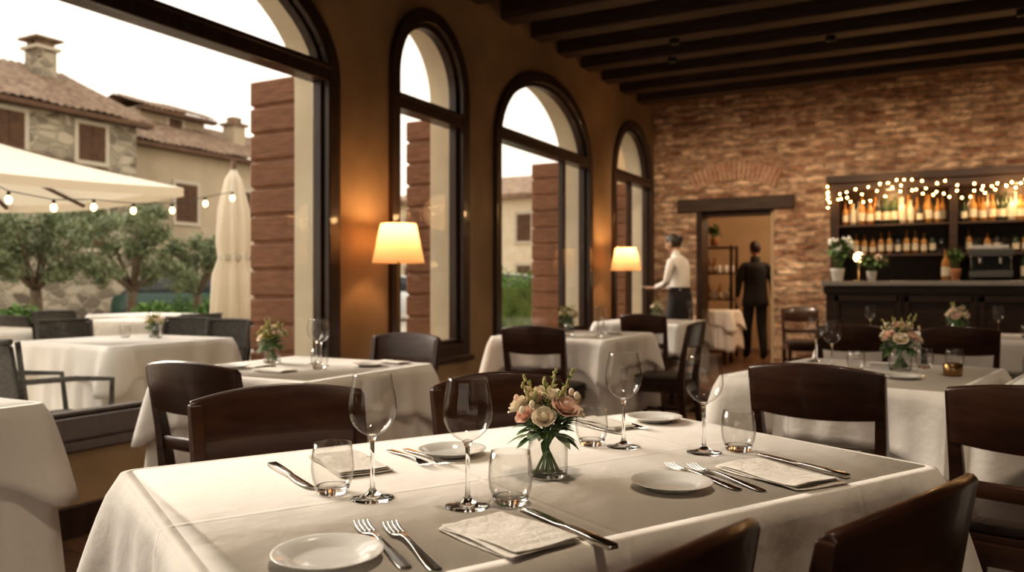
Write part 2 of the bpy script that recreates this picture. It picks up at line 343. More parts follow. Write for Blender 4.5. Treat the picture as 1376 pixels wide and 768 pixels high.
# ------------------------------------------------------------------ windows
def arch_path(w,ins,n=28):
    y0,y1,sl,sp,tp=w; c=(y0+y1)/2; a=(y1-y0)/2-ins; b=tp-sp-ins
    P=[(c-a,sl+ins),(c-a,sp)]
    P+=[(c-a*math.cos(pi*i/n),sp+b*math.sin(pi*i/n)) for i in range(1,n)]
    P+=[(c+a,sp),(c+a,sl+ins)]
    return P
def ring(mb,Po,Pi,x0,x1,k):
    rings=[]
    for o,i in zip(Po,Pi):
        rings.append([(x0,o[0],o[1]),(x1,o[0],o[1]),(x1,i[0],i[1]),(x0,i[0],i[1])])
    rings.append(rings[0])
    mb.loft(rings,k,caps=False,smooth=False)
wn=0
for w in WIN:
    wn+=1
    W=empty('window_%d'%wn)
    fw=.095 if wn==1 else .085
    mb=MB()
    ring(mb,arch_path(w,-.012),arch_path(w,fw),XW-.10,XW+.035,'frame')
    i2=.02 if wn==1 else .035
    ring(mb,arch_path(w,fw-.001),arch_path(w,fw+i2),XW-.085,XW-.015,'frame')
    tz=2.42 if wn!=2 else 2.40
    mb.bx(XW-.10,XW+.03,w[0]+fw-.02,w[1]-fw+.02,tz-.055,tz+.055,'frame')
    mb.bx(XW-.09,XW+.045,w[0]+fw-.02,w[1]-fw+.02,tz+.02,tz+.05,'frame')
    if wn==1: mulls=[w[0]+1.2]
    elif wn==2: mulls=[]
    elif wn==3: mulls=[w[1]-.62]
    else: mulls=[(w[0]+w[1])/2]
    for y in mulls: mb.bx(XW-.08,XW-.02,y-.03,y+.03,w[2]+fw,tz,'frame')
    o=mb.obj('frame',bevel=.006,parent=W)
    mb=MB(); P=arch_path(w,fw+.01)
    mb.quad([(XW-.055,p[0],p[1]) for p in P],'pane'); mb.obj('glass_pane',parent=W)
    mb=MB(); mb.bx(XW-.02,XW+.07,w[0]-.03,w[1]+.03,w[2]-.05,w[2]-.0,'frame'); mb.obj('sill',bevel=.01,parent=W)
for y1_,wd,k in ((3.955,.42,'shutter'),(5.53,.26,'shutter'),(8.12,.38,'shutter'),(10.22,.25,'shutter')):
    mb=MB(); z=.30; 
    while z<2.45:
        mb.box((XO-wd/2-.005,y1_+.09,z+.09),(wd,.13,.165),k); z+=.182
    mb.bx(XO-wd+.01,XO-.01,y1_+.04,y1_+.14,.3,z-.02,k)
    mb.obj('window_shutter',bevel=.015)
# ------------------------------------------------------------------ dining furniture
def cloth_mesh(a,b,seed,over=.2,under=.52):
    rnd=random.Random(seed); mb=MB(); zt=.757
    ph=[rnd.uniform(0,6.28) for _ in range(8)]
    cr=.025
    per=[]
    def add(x,y,nx,ny,c): per.append((x,y,nx,ny,c))
    corners=[(a,-b),(a,b),(-a,b),(-a,-b)]; nrm=[(1,0),(0,1),(-1,0),(0,-1)]
    for i in range(4):
        x0,y0=corners[i]; x1,y1=corners[(i+1)%4]; nx,ny=nrm[i]
        L=math.hypot(x1-x0,y1-y0); tx,ty=(x1-x0)/L,(y1-y0)/L
        N=44
        for j in range(N+1):
            s=cr+(L-2*cr)*j/N
            dc=min(s,L-s)
            add(x0+tx*s,y0+ty*s,nx,ny,math.exp(-(dc/.09)**2))
        for j in range(1,6):
            an=math.atan2(ny,nx)+pi/2*j/6
            cxx=x1-tx*cr-nx*cr; cyy=y1-ty*cr-ny*cr
            add(cxx+math.cos(an)*cr,cyy+math.sin(an)*cr,math.cos(an),math.sin(an),1)
    n=len(per); s=0; arc=[0]
    for i in range(1,n): s+=math.hypot(per[i][0]-per[i-1][0],per[i][1]-per[i-1][1]); arc.append(s)
    tot=s+math.hypot(per[0][0]-per[-1][0],per[0][1]-per[-1][1])
    def layer(off,drop,A,cf,cd,rows,k0,closed_top,z0):
        rings=[]
        if closed_top: rings.append([(p[0]-p[2]*.012,p[1]-p[3]*.012,z0) for p in per])
        rings.append([(p[0]+p[2]*(off-.004),p[1]+p[3]*(off-.004),z0-.002) for p in per])
        for r in range(1,rows+1):
            t=r/rows; rg=[]
            for p,ar in zip(per,arc):
                u=ar/tot*2*pi
                wv=math.sin(u*k0+ph[0])*.5+math.sin(u*(k0*1.0+5)+ph[1])*.35+math.sin(u*(2*k0+3)+ph[2])*.25
                c=p[4]
                d=off+ (A*wv*(1-c)+A*.7)*t**.8 + cf*c*t**.75
                dr=drop*(1+cd*c+ .02*math.sin(u*3+ph[3]))*t
                rg.append((p[0]+p[2]*d,p[1]+p[3]*d,z0-.006-dr))
            rings.append(rg)
        mb.loft(rings,'cloth',caps=False,smooth=True)
        return rings
    r=layer(.012,over,.018,.075,.42,7,13,True,zt)
    mb.quad(r[0],'cloth',True)
    layer(.002,under,.024,.05,.06,10,17,False,zt-.008)
    return mb.mesh('tablecloth')
def table(x,y,rz,a,b,seed,over=.2,under=.52,name='dining_table'):
    T=empty(name,(x,y,0),rz)
    place(cloth_mesh(a,b,seed,over,under),'tablecloth',parent=T,solid=.002)
    mb=MB(); mb.bx(-a+.015,a-.015,-b+.015,b-.015,.715,.745,'chair')
    mb.bx(-a+.08,a-.08,-b+.08,b-.08,.64,.715,'chair')
    for sx in (-1,1):
        for sy in (-1,1): mb.box((sx*(a-.1),sy*(b-.1),.32),(.06,.06,.64),'chair',taper=.65)
    mb.obj('table_frame',bevel=.004,parent=T)
    return T
def chair_mesh():
    mb=MB()
    for s in (-1,1):
        path=[(s*.175,-.235,0),(s*.18,-.20,.25),(s*.183,-.185,.45),(s*.19,-.205,.62),(s*.197,-.245,.83)]
        hx=[.014,.017,.019,.017,.014]; hy=[.015,.02,.024,.018,.012]
        mb.loft([[(p[0]+dx*w,p[1]+dy*h,p[2]) for dx,dy in ((-1,-1),(1,-1),(1,1),(-1,1))] for p,w,h in zip(path,hx,hy)],'chair',True,False)
        path=[(s*.19,.19,0),(s*.19,.185,.25),(s*.188,.18,.44)]
        mb.loft([[(p[0]+dx*w,p[1]+dy*w,p[2]) for dx,dy in ((-1,-1),(1,-1),(1,1),(-1,1))] for p,w in zip(path,[.013,.017,.021])],'chair',True,False)
        mb.bx(s*.186-.011,s*.186+.011,-.18,.17,.375,.435,'chair')
        mb.bx(s*.186-.008,s*.186+.008,-.19,.18,.20,.225,'chair')
    mb.bx(-.18,.18,.17,.192,.375,.435,'chair'); mb.bx(-.18,.18,-.195,-.175,.375,.435,'chair')
    mb.bx(-.18,.18,-.205,-.19,.24,.265,'chair')
    def srect(hx,hyf,hyb,z): return [(-hx*.93,-hyb,z),(hx*.93,-hyb,z),(hx,hyf-.03,z),(hx-.04,hyf,z),(-hx+.04,hyf,z),(-hx,hyf-.03,z)]
    mb.loft([srect(.205,.215,.175,.43),srect(.212,.222,.18,.436),srect(.212,.222,.18,.452)],'chair',True,False)
    mb.loft([srect(.198,.208,.168,.452),srect(.203,.212,.172,.462),srect(.198,.208,.168,.478),srect(.165,.175,.135,.488)],'leather',True,True)
    def rail(z0,z1,dz,bow,yb,lean,th,hw):
        rings=[]
        for i in range(17):
            s=-1+2*i/16; q=1-s*s
            x=s*hw; yy=yb-bow*q; zt=z1+dz*q; zb=z0-.012*q*(1 if dz>0 else 0)
            yt=yy-lean
            rings.append([(x,yy-th,zb),(x,yy+th,zb),(x,yt+th,zt-.006),(x,yt+th*.4,zt),(x,yt-th*.4,zt),(x,yt-th,zt-.006)])
        mb.loft(rings,'chair',True,True)
    rail(.695,.838,.022,.038,-.222,.024,.011,.207)
    rail(.555,.60,0,.03,-.198,.006,.008,.185)
    return mb.mesh('dining_chair')
CH=chair_mesh()
def chair(bx,by,ang,name='dining_chair'):
    """bx,by: position of backrest; ang: facing direction angle (deg)"""
    a=math.radians(ang); d=.23
    place(CH,name,(bx+d*math.cos(a),by+d*math.sin(a),0),a-pi/2,bevel=.005)
TC=(-.674,1.358); TA=math.atan2(.875,.485)
U=(.485,.875); V=(.875,-.485)
def tp(u,v): return (TC[0]+U[0]*u+V[0]*v, TC[1]+U[1]*u+V[1]*v)
table(TC[0],TC[1],TA,.65,.405,1,over=.17,under=.5)
VA=math.degrees(math.atan2(-.485,.875))
x,y=tp(-.27,-.67); chair(x,y,VA)
x,y=tp(.32,-.62); chair(x,y,VA)
chair(-.05,1.11,160)
chair(-.262,.74,164)
table(-2.40,2.60,0,.40,.40,2)
table(-2.78,1.02,0,.45,.43,3)
table(-2.30,5.28,0,.42,.47,4)
table(-2.52,7.65,0,.42,.45,5)
RA=math.radians(-11.5)
table(-.258,3.51,RA,.40,.50,6)
table(.64,3.33,RA,.42,.50,7)
table(.22,6.38,0,.95,.43,8)
chair(-2.15,1.84,90); chair(-2.45,3.42,-90)
chair(-2.2,4.42,92); chair(-1.50,5.5,180)
chair(-2.3,6.78,90)
chair(-.35,2.70,80); chair(.22,2.36,80)
chair(.10,5.55,90); chair(-.5,5.55,90); chair(.75,5.55,90)
chair(-1.45,9.85,-70); chair(1.2,2.4,82)
# ------------------------------------------------------------------ tableware
def wine_mesh():
    mb=MB()
    bowl=[(.0045,.100),(.010,.1025),(.020,.108),(.030,.118),(.0365,.131),(.039,.144),(.0378,.160),(.0345,.178),(.0315,.194),(.0305,.200),(.0298,.2003),(.0292,.200)]
    mb.lathe(bowl,'bowlglass',40)
    st=[(.0001,.0),(.0345,.0),(.0355,.0012),(.0345,.0024),(.022,.0042),(.009,.0085),(.0042,.018),(.0034,.035),(.0033,.07),(.0038,.09),(.0062,.0985),(.0085,.1015),(.004,.1035),(.0001,.104)]
    mb.lathe(st,'glass',28)
    return mb.mesh('wine_glass')
def tumbler_mesh():
    mb=MB()
    w=[(.0001,.010),(.02,.0105),(.026,.014),(.0315,.026),(.0338,.042),(.0325,.062),(.0295,.0835),(.0288,.0838)]
    mb.lathe(w,'bowlglass',36)
    b=[(.0001,0),(.021,0),(.0245,.002),(.0275,.009),(.0285,.0125),(.0265,.0135),(.02,.0095),(.0001,.0085)]
    mb.lathe(b,'glass',28)
    o=[(.0285,.0125),(.0330,.025),(.0352,.042),(.034,.062),(.0308,.0835),(.0295,.0838)]
    mb.lathe(o,'bowlglass',36)
    return mb.mesh('water_glass')
def plate_mesh(r=.069):
    mb=MB()
    p=[(.0001,.004),(.036,.004),(.043,.0055),(.050,.0105),(.066,.0135),(.069,.0142),(.0695,.0135),(.066,.0115),(.050,.007),(.044,.0015),(.036,0),(.0001,0)]
    mb.lathe([(a*r/.069,z) for a,z in p],'ceramic',48)
    return mb.mesh('side_plate')
WG,TG,PL=wine_mesh(),tumbler_mesh(),plate_mesh()
ZT=.7585
def put(me,name,x,y,rz=0,z=ZT,**k): return place(me,name,(x,y,z),rz,**k)
for x,y in ((-.808,1.041),(-.648,1.072),(-.596,1.626),(-.429,1.646)): put(WG,'wine_glass',x,y)
for x,y in ((-.886,1.036),(-.595,1.114),(-.662,1.609),(-.370,1.694)): put(TG,'water_glass',x,y)
for x,y in ((-.673,.778),(-.874,1.385),(-.402,1.332),(-.640,1.974)): put(PL,'side_plate',x,y)
def fork_mesh():
    mb=MB(); st=[(-.1,.006,.002),(-.095,.0095,.002),(-.06,.0085,.0035),(-.02,.0045,.006),(.02,.0032,.0085),(.036,.004,.0075),(.045,.0095,.0055),(.055,.0125,.004),(.062,.0128,.0035)]
    L=[[(x,-w,z),(x,-w*.33,z-.0006),(x,w*.33,z-.0006),(x,w,z)] for x,w,z in st]
    mb.loft(L,'steel',caps=False,loop=False)
    for j in range(4):
        yc=-.0128+.0256*(j+.5)/4
        mb.loft([[(x,yc-h,z),(x,yc+h,z)] for x,h,z in ((.060,.0028,.0035),(.068,.0021,.003),(.085,.0019,.004),(.097,.0014,.0075),(.101,.0006,.009))],'steel',caps=False,loop=False)
    return mb.mesh('fork')
def knife_mesh():
    mb=MB(); 
    def sec(x,y0,y1,h): return [(x,y0,.0045-h),(x,y1,.0045-h),(x,y1,.0045+h),(x,y0,.0045+h)]
    mb.loft([sec(-.115,-.006,.006,.002),sec(-.11,-.0085,.0085,.0035),(sec(-.06,-.0075,.0075,.0038)),sec(-.01,-.0055,.0055,.0034),sec(0,-.005,.0055,.002),
      sec(.01,-.0085,.0065,.0011),sec(.05,-.0105,.0065,.0009),sec(.085,-.009,.0065,.0008),sec(.103,-.002,.006,.0006),sec(.108,.003,.005,.0005)],'steel',True,True)
    return mb.mesh('table_knife')
FK,KN=fork_mesh(),knife_mesh()
def cut(me,name,a,b,z=ZT,**k):
    """laid from a (tip) to b (handle end)"""
    rz=math.atan2(a[1]-b[1],a[0]-b[0]); put(me,name,(a[0]+b[0])/2,(a[1]+b[1])/2,rz,z,**k)
for a,b in (((-.727,.912),(-.57,.80)),((-.685,.925),(-.535,.812)),((-.465,1.495),(-.285,1.357)),((-.427,1.509),(-.246,1.367)),((-.838,1.262),(-1.013,1.36)),((-.815,1.285),(-.99,1.384)),((-.609,1.837),(-.77,1.93))):
    cut(FK,'fork',a,b,solid=.0016,sub=1)
for a,b in (((-.925,1.032),(-1.123,1.139)),((-.565,1.094),(-.375,.982)),((-.33,1.672),(-.147,1.544)),((-.66,1.76),(-.83,1.85))):
    cut(KN,'table_knife',a,b,bevel=.0006)
def napkin_mesh(a,b,seed):
    rnd=random.Random(seed); mb=MB()
    for L in range(3):
        N=14; o=(rnd.uniform(-.004,.004),rnd.uniform(-.004,.004)); ph=rnd.uniform(0,6)
        aa,bb=a*(1-.03*L),b*(1-.04*L)
        rows=[]
        for i in range(N+1):
            r=[]
            for j in range(N+1):
                x=-aa+2*aa*i/N; y=-bb+2*bb*j/N
                z=.002+L*.0032+.0014*math.sin(x*38+ph+y*9)+.0011*math.sin(y*55-ph)+ (.0014 if (i in (0,N)) else 0)
                r.append((x+o[0]+.002*math.sin(y*30+ph),y+o[1]+.002*math.sin(x*25+ph),max(z,.0012+L*.003)))
            rows.append(r)
        mb.loft(rows,'napkin',caps=False,loop=False)
    return mb.mesh('napkin')
for i,(x,y,a,b,r) in enumerate(((-1.0,1.215,.10,.052,-30),(-.52,.965,.085,.060,-22),(-.262,1.505,.10,.060,-33),(-.735,1.86,.085,.035,-30))):
    put(napkin_mesh(a,b,i),'napkin',x,y,math.radians(r),solid=.0022,sub=1)
def leaf(mb,p,d,L,W,k,droop=.3):
    d=Vector(d).normalized(); p=Vector(p); s=d.cross(Vector((0,0,1)))
    s=s.normalized() if s.length>.05 else Vector((1,0,0)); n=s.cross(d)
    rows=[]
    for i,(t,w) in enumerate(((0,.08),(.2,.6),(.45,1),(.7,.75),(.9,.3),(1,.03))):
        c=p+d*(L*t)+Vector((0,0,-droop*L*t*t)); 
        rows.append([c-s*W*w+n*W*w*.25,c,c+s*W*w+n*W*w*.25])
    mb.loft(rows,k,caps=False,loop=False)
def rose(mb,c,d,r,k,rnd):
    d=Vector(d).normalized(); q=Vector((0,0,1)).rotation_difference(d).to_matrix(); c=Vector(c)
    mb.ball(c+d*r*.1,(r*.42,r*.42,r*.6),k,8,6,q)
    for ring_,(rr,n,h,op) in enumerate(((.5,3,.75,.0),(.72,4,.72,.12),(.92,5,.6,.3),(1.05,5,.4,.5))):
        for j in range(n):
            a0=2*pi*(j+.37*ring_)/n+rnd.uniform(-.1,.1); w=2*pi/n*.62
            rows=[]
            for i in range(5):
                t=i/4; 
                rad=r*rr*(math.sin(min(t*1.3+.15,1.45)))*(1+op*t*t*.6); z=r*(-.6+ (h+.6)*t) - (op*r*.35*t**3)
                wd=w*(.55+.45*math.sin(pi*min(t*.75+.15,1)))
                rows.append([c+q@Vector((rad*math.cos(a0+wd*s),rad*math.sin(a0+wd*s),z-abs(s)*r*.18*t)) for s in (-1,-.5,0,.5,1)])
            mb.loft(rows,k,caps=False,loop=False)
def bouquet(seed,nr=12,pal=('rose','rosec')):
    rnd=random.Random(seed); mb=MB()
    mb.lathe([(.0001,.002),(.031,.002),(.034,.006),(.0345,.05),(.032,.058),(.0295,.062),(.0295,.070),(.031,.072),(.032,.073)],'bowlglass',36)
    mb.lathe([(.0001,0),(.032,0),(.0358,.005),(.0362,.05),(.034,.0585),(.0312,.063),(.0312,.068),(.033,.073),(.032,.0745)],'bowlglass',36)
    mb.lathe([(.0001,.0),(.031,.0),(.034,.0035),(.0335,.0065),(.0001,.005)],'glass',28)
    heads=[]
    for i in range(nr):
        if i<4: a=2*pi*i/4+.3; r=.021; z=.144
        else: a=2*pi*(i-4)/(nr-4)+.5; r=.050; z=.118
        heads.append(Vector((r*math.cos(a),r*math.sin(a),z+rnd.uniform(-.009,.012))))
    for i,h in enumerate(heads):
        d=(h-Vector((0,0,.06))); rr=(.0165,.0195,.015)[i%3]
        b=Vector((-h.x*.5+rnd.uniform(-.008,.008),-h.y*.5+rnd.uniform(-.008,.008),.008))
        mb.tube([b,Vector((h.x*.15,h.y*.15,.066)),h],.0014,'stem',5)
        rose(mb,h,d,rr,pal[i%2],rnd)
    for i in range(80):
        a=rnd.uniform(0,2*pi); e=rnd.uniform(-.35,.9); 
        d=Vector((math.cos(a)*math.cos(e),math.sin(a)*math.cos(e),math.sin(e)))
        p=Vector((0,0,.078))+d*rnd.uniform(.012,.036)
        leaf(mb,p,d,rnd.uniform(.03,.05),rnd.uniform(.007,.012),'sage' if i%5<2 else 'leaf',.3)
    for i in range(18):
        a=rnd.uniform(0,2*pi); b=Vector((.02*math.cos(a),.02*math.sin(a),.01)); mb.tube([b,(-.3*b.x,-.3*b.y,.066),(-b.x*1.2,-b.y*1.2,.095)],.0012,'stem',5)
    for a,hh,l in ((2.6,.178,.045),(1.0,.188,.035),(.2,.19,.05),(3.6,.17,.055),(5.2,.165,.05),(1.8,.175,.02),(4.4,.175,.025)):
        t=Vector((l*math.cos(a),l*math.sin(a),hh)); s=Vector((0,0,.08))
        mb.tube([s,s.lerp(t,.5)+Vector((0,0,.004)),t],.0009,'stem',4)
        for j in range(18):
            q=s.lerp(t,.5+.5*j/17)+Vector((rnd.uniform(-1,1),rnd.uniform(-1,1),rnd.uniform(-.5,.5)))*.0055*(1.3-j/18)
            mb.ball(q,(.0028,.0028,.0038),'bud',6,4)
        for j in range(5):
            q=s.lerp(t,.35+.12*j); leaf(mb,q,(rnd.uniform(-1,1),rnd.uniform(-1,1),.6),.016,.0035,'leaf',.1)
    for i in range(16):
        a=rnd.uniform(0,2*pi); r=rnd.uniform(.02,.062); mb.ball((r*math.cos(a),r*math.sin(a),rnd.uniform(.115,.16)),(.0055,.0055,.0075),('rosec','rose','bud')[i%3],8,6)
    return mb.mesh('flower_vase')
B1=bouquet(3); B2=bouquet(5,pal=('rosec','bud')); B3=bouquet(9,pal=('rosec','rose'))
put(B1,'flower_vase',-.624,1.310,.6)
def vase(me,x,y,s=1.0,z=ZT):
    o=put(me,'flower_vase',x,y,random.uniform(0,6),z); o.scale=(s,s,s); return o
vase(B2,-2.62,2.66,1.05); vase(B3,-.145,3.62,1.2); vase(B2,-2.45,5.5,1.1); vase(B2,-2.5,7.8,1.1); vase(B3,.10,6.4,1.2)
for x,y in ((-2.42,2.72),(-2.34,2.66),(-.50,3.86),(-.40,3.58),(.36,3.62),(-.45,6.35),(.35,6.5),(.62,6.45),(-2.15,5.45),(-2.05,5.1),(-2.4,7.5),(-2.2,7.9)): put(WG,'wine_glass',x,y,z=ZT)
for x,y in ((-2.25,2.55),(-.30,3.50),(-.06,3.75),(.30,3.52),(.5,6.3),(-2.22,5.0),(-.3,6.3),(.05,3.8)): put(TG,'water_glass',x,y)
for x,y in ((-2.15,2.75),(-2.6,2.42),(-.45,3.3),(-.12,3.3),(-2.05,5.4),(.5,3.2)): put(PL,'side_plate',x,y)
for i,(x,y,r) in enumerate(((-2.35,2.4,0),(-2.15,2.9,0),(-.2,3.85,0),(-2.85,1.2,0))): put(napkin_mesh(.08,.05,20+i),'napkin',x,y,r,solid=.0022,sub=1)
cut(KN,'table_knife',(-2.5,2.36),(-2.5,2.52)); cut(FK,'fork',(-.52,3.2),(-.54,3.4),solid=.0016)
mb=MB(); mb.lathe([(.0001,0),(.028,0),(.032,.004),(.034,.045),(.031,.047),(.029,.04),(.027,.008),(.0001,.006)],'brass',24); mb.lathe([(.0001,.008),(.024,.008),(.024,.03),(.0001,.032)],'rosec',20)
mb.obj('candle_holder',(.04,3.5,ZT))
# ------------------------------------------------------------------ lamps
def floor_lamp(x,y,z0=1.25,pw=14):
    mb=MB()
    mb.lathe([(.0001,0),(.13,0),(.135,.008),(.13,.018),(.03,.026),(.012,.04),(.009,.06)],'brass',32)
    mb.lathe([(.009,.05),(.008,z0+.1),(.012,z0+.11),(.012,z0+.15),(.0001,z0+.151)],'brass',16)
    for s in range(3):
        a=2*pi*s/3; mb.tube([(.01*math.cos(a),.01*math.sin(a),z0+.13),(.112*math.cos(a),.112*math.sin(a),z0+.235)],.002,'brass',5)
    n=40
    mb.lathe([(.168,z0),(.115,z0+.25)],'shade',n)
    mb.lathe([(.169,z0),(.1685,z0+.004),(.1665,z0)],'shade',n)
    mb.ball((0,0,z0+.17),(.028,.028,.035),'bulb',12,8)
    L=empty('floor_lamp',(x,y,0)); mb.obj('lamp_body',parent=L)
    li=bpy.data.lights.new('lamp_bulb_light','POINT'); li.energy=pw; li.color=(1,.59,.28); li.shadow_soft_size=.05
    o=bpy.data.objects.new('lamp_bulb_light',li); COL.objects.link(o); o.parent=L; o.location=(0,0,z0+.20)
floor_lamp(-3.09,4.25,1.25,12); floor_lamp(-3.06,8.42,1.27,12)
def spot(x,y,tx,ty,pw,size=100,col=(1,.81,.60),tz=.75):
    """added fill light, with an invented black can under a beam"""
    L=empty('added_fill_spot',(x,y,0))
    mb=MB(); mb.lathe([(.0001,3.402),(.045,3.402),(.045,3.37),(.038,3.355),(.034,3.36),(.0001,3.365)],'black',20); mb.obj('fill_spot_can',parent=L)
    li=bpy.data.lights.new('fill_spot_light','SPOT'); li.energy=pw; li.spot_size=math.radians(size); li.spot_blend=1; li.color=col; li.shadow_soft_size=.12
    o=bpy.data.objects.new('fill_spot_light',li); COL.objects.link(o); o.parent=L; o.location=(0,0,3.33)
    v=Vector((tx-x,ty-y,tz-3.33)); o.rotation_euler=v.to_track_quat('-Z','Y').to_euler()
g=lambda k:6.2+.59*k
spot(-.3,g(-9),-.6,1.35,85); spot(.9,g(-6),.1,3.4,62); spot(-1.9,g(-6),-2.3,2.6,45)  # added fill aimed at the tables
spot(-1.5,g(-2),-2.2,5.3,60); spot(.6,g(-2),.2,6.3,60); spot(-2.2,g(2),-2.4,7.7,45)
for x in (-2.4,-.9,.6,2.1): spot(x,g(3),x,YB,140,95,tz=1.2)  # added wash to brighten the back wall
# ------------------------------------------------------------------ bar
mb=MB(); bx0,bx1,by0,by1=-1.08,3.4,8.75,9.30
mb.bx(bx0+.04,bx1,by0+.06,by1,0,1.10,'barwood'); mb.bx(bx0,bx1,by0,by1+.03,1.10,1.15,'counter'); mb.bx(bx0+.02,bx1,by0+.02,by0+.08,0,.10,'barwood'); mb.bx(bx0+.02,bx1,by0+.03,by0+.08,1.02,1.10,'barwood')
xx=bx0+.12
while xx<bx1-.5:
    for a in ((xx,xx+.05),(xx+.57,xx+.62)): mb.bx(a[0],a[1],by0+.035,by0+.07,.12,1.0,'barwood')
    mb.bx(xx,xx+.6,by0+.035,by0+.07,.94,1.0,'barwood'); mb.bx(xx,xx+.6,by0+.035,by0+.07,.12,.2,'barwood'); xx+=.64
mb.obj('bar_counter',bevel=.006)
mb=MB(); cx0,cx1=-1.13,2.6; cy=YB-.36
mb.bx(cx0,cx1,YB-.03,YB-.002,0,2.30,'barwood'); mb.bx(cx0,cx0+.09,cy,YB-.03,0,2.30,'barwood'); mb.bx(cx1-.09,cx1,cy,YB-.03,0,2.30,'barwood')
mb.bx(cx0-.04,cx1+.04,cy-.05,YB-.002,2.28,2.36,'barwood'); mb.bx(cx0,cx1,cy-.02,cy+.02,2.18,2.28,'barwood')
for z in (.9,1.46,1.80): mb.bx(cx0+.05,cx1-.05,cy+.02,YB-.03,z-.03,z,'barwood')
for x in (.12,1.35): mb.bx(x-.04,x+.04,cy,YB-.03,0,2.25,'barwood')
mb.bx(cx0+.05,cx1-.05,cy+.01,cy+.03,.1,.87,'barwood')
mb.obj('back_bar_shelf',bevel=.005)
def bottle(mb,x,y,z,h,r,k,lab=True):
    mb.lathe([(.0001,0),(r,0),(r,h*.58),(r*.8,h*.66),(r*.35,h*.76),(r*.32,h*.97),(r*.4,h*.98),(r*.4,h),(.0001,h)],k,12,(x,y,z))
    if lab: mb.lathe([(r*1.02,h*.15),(r*1.02,h*.45)],'label',12,(x,y,z))
rnd=random.Random(4); mb=MB()
for row in (0,1):
    x=cx0+.15+.05*row
    while x<cx1-.12:
        if not (.05<x<.2 or 1.28<x<1.42):
            bottle(mb,x,YB-.24+.11*row,1.801,rnd.uniform(.24,.33),rnd.uniform(.032,.040),rnd.choice(['amber','amber','greenb','amber','label','black']))
        x+=rnd.uniform(.080,.092)
x=cx0+.17
while x<cx1-.12:
    if not (.05<x<.2 or 1.28<x<1.42) and rnd.random()<.85:
        bottle(mb,x,YB-.14,1.461,rnd.uniform(.2,.27),.034,rnd.choice(['amber','amber','greenb','black']))
    x+=.088
mb.obj('liquor_bottles')
mb=MB(); x=cx0+.2
while x<cx1-.12:
    if not (.05<x<.2 or 1.28<x<1.42):
        mb.lathe([(.0001,0),(.03,0),(.004,.01),(.004,.07),(.03,.09),(.036,.13),(.03,.17)],'bowlglass',12,(x,YB-.26,1.461))
    x+=.085
mb.obj('shelf_glassware')
mb=MB(); rnd=random.Random(12)
for s in range(3):
    path=[]; x=cx0-.02; ph=rnd.uniform(0,6); zz=2.22-.06*s
    while x<cx1+.05:
        z=zz+.05*math.sin(x*(4+s*1.3)+ph)+rnd.uniform(-.02,.02); y=cy-.07-.02*math.sin(x*9+s)
        path.append((x,y,z))
        mb.ball((x,y-.004,z-.008),.0085,'fairy',8,6)
        x+=rnd.uniform(.07,.16)
    mb.tube(path,.002,'black',4)
for i in range(5): mb.ball((cx0-.02+rnd.uniform(-.02,.02),cy-.06,2.24-.06*i),.0085,'fairy',8,6)
mb.obj('fairy_lights')
for x in (-.5,.7,1.9):
    li=bpy.data.lights.new('fairy_glow','POINT'); li.energy=7; li.color=(1,.6,.28); li.shadow_soft_size=.25
    o=bpy.data.objects.new('fairy_glow',li); COL.objects.link(o); o.location=(x,cy-.25,2.15)
for x in (-.5,.7,1.9):
    li=bpy.data.lights.new('shelf_light','POINT'); li.energy=9; li.color=(1,.60,.27); li.shadow_soft_size=.05
    o=bpy.data.objects.new('shelf_light',li); COL.objects.link(o); o.location=(x,YB-.3,2.15)
mb=MB(); zt=1.151
mb.bx(-.3,.3,-.2,.2,.05,.14,'dsteel'); mb.bx(-.28,.28,-.02,.2,.14,.36,'black'); mb.bx(-.3,.3,-.22,.22,.34,.44,'dsteel'); mb.bx(-.3,.3,-.2,.2,.44,.455,'dsteel')
for sx in (-1,1):
    for sy in (-1,1): mb.lathe([(.02,0),(.02,.05)],'black',10,(sx*.26,sy*.16,0),caps=True)
for x in (-.14,.14):
    mb.lathe([(.035,.24),(.035,.34)],'steel',16,(x,-.12,0),caps=True); mb.tube([(x,-.14,.27),(x,-.26,.26)],.012,'black',8)
for x in (-.27,.27): mb.tube([(x,-.2,.36),(x,-.25,.3),(x,-.25,.16)],.006,'steel',6)
for i in range(10): mb.lathe([(.02,0),(.032,.05)],'ceramic',10,(-.22+.05*i,.0,.456))
o=mb.obj('espresso_machine',(.42,9.05,zt),bevel=.006); o.scale=(.60,.75,.68)
for x,y,k in ((.70,8.95,'greenb'),(.79,9.02,'greenb'),(.88,8.93,'greenb'),(.98,9.05,'greenb'),(.04,8.92,'amber')):
    mb=MB(); bottle(mb,0,0,0,.30,.037,k); mb.obj('wine_bottle',(x,y,zt))
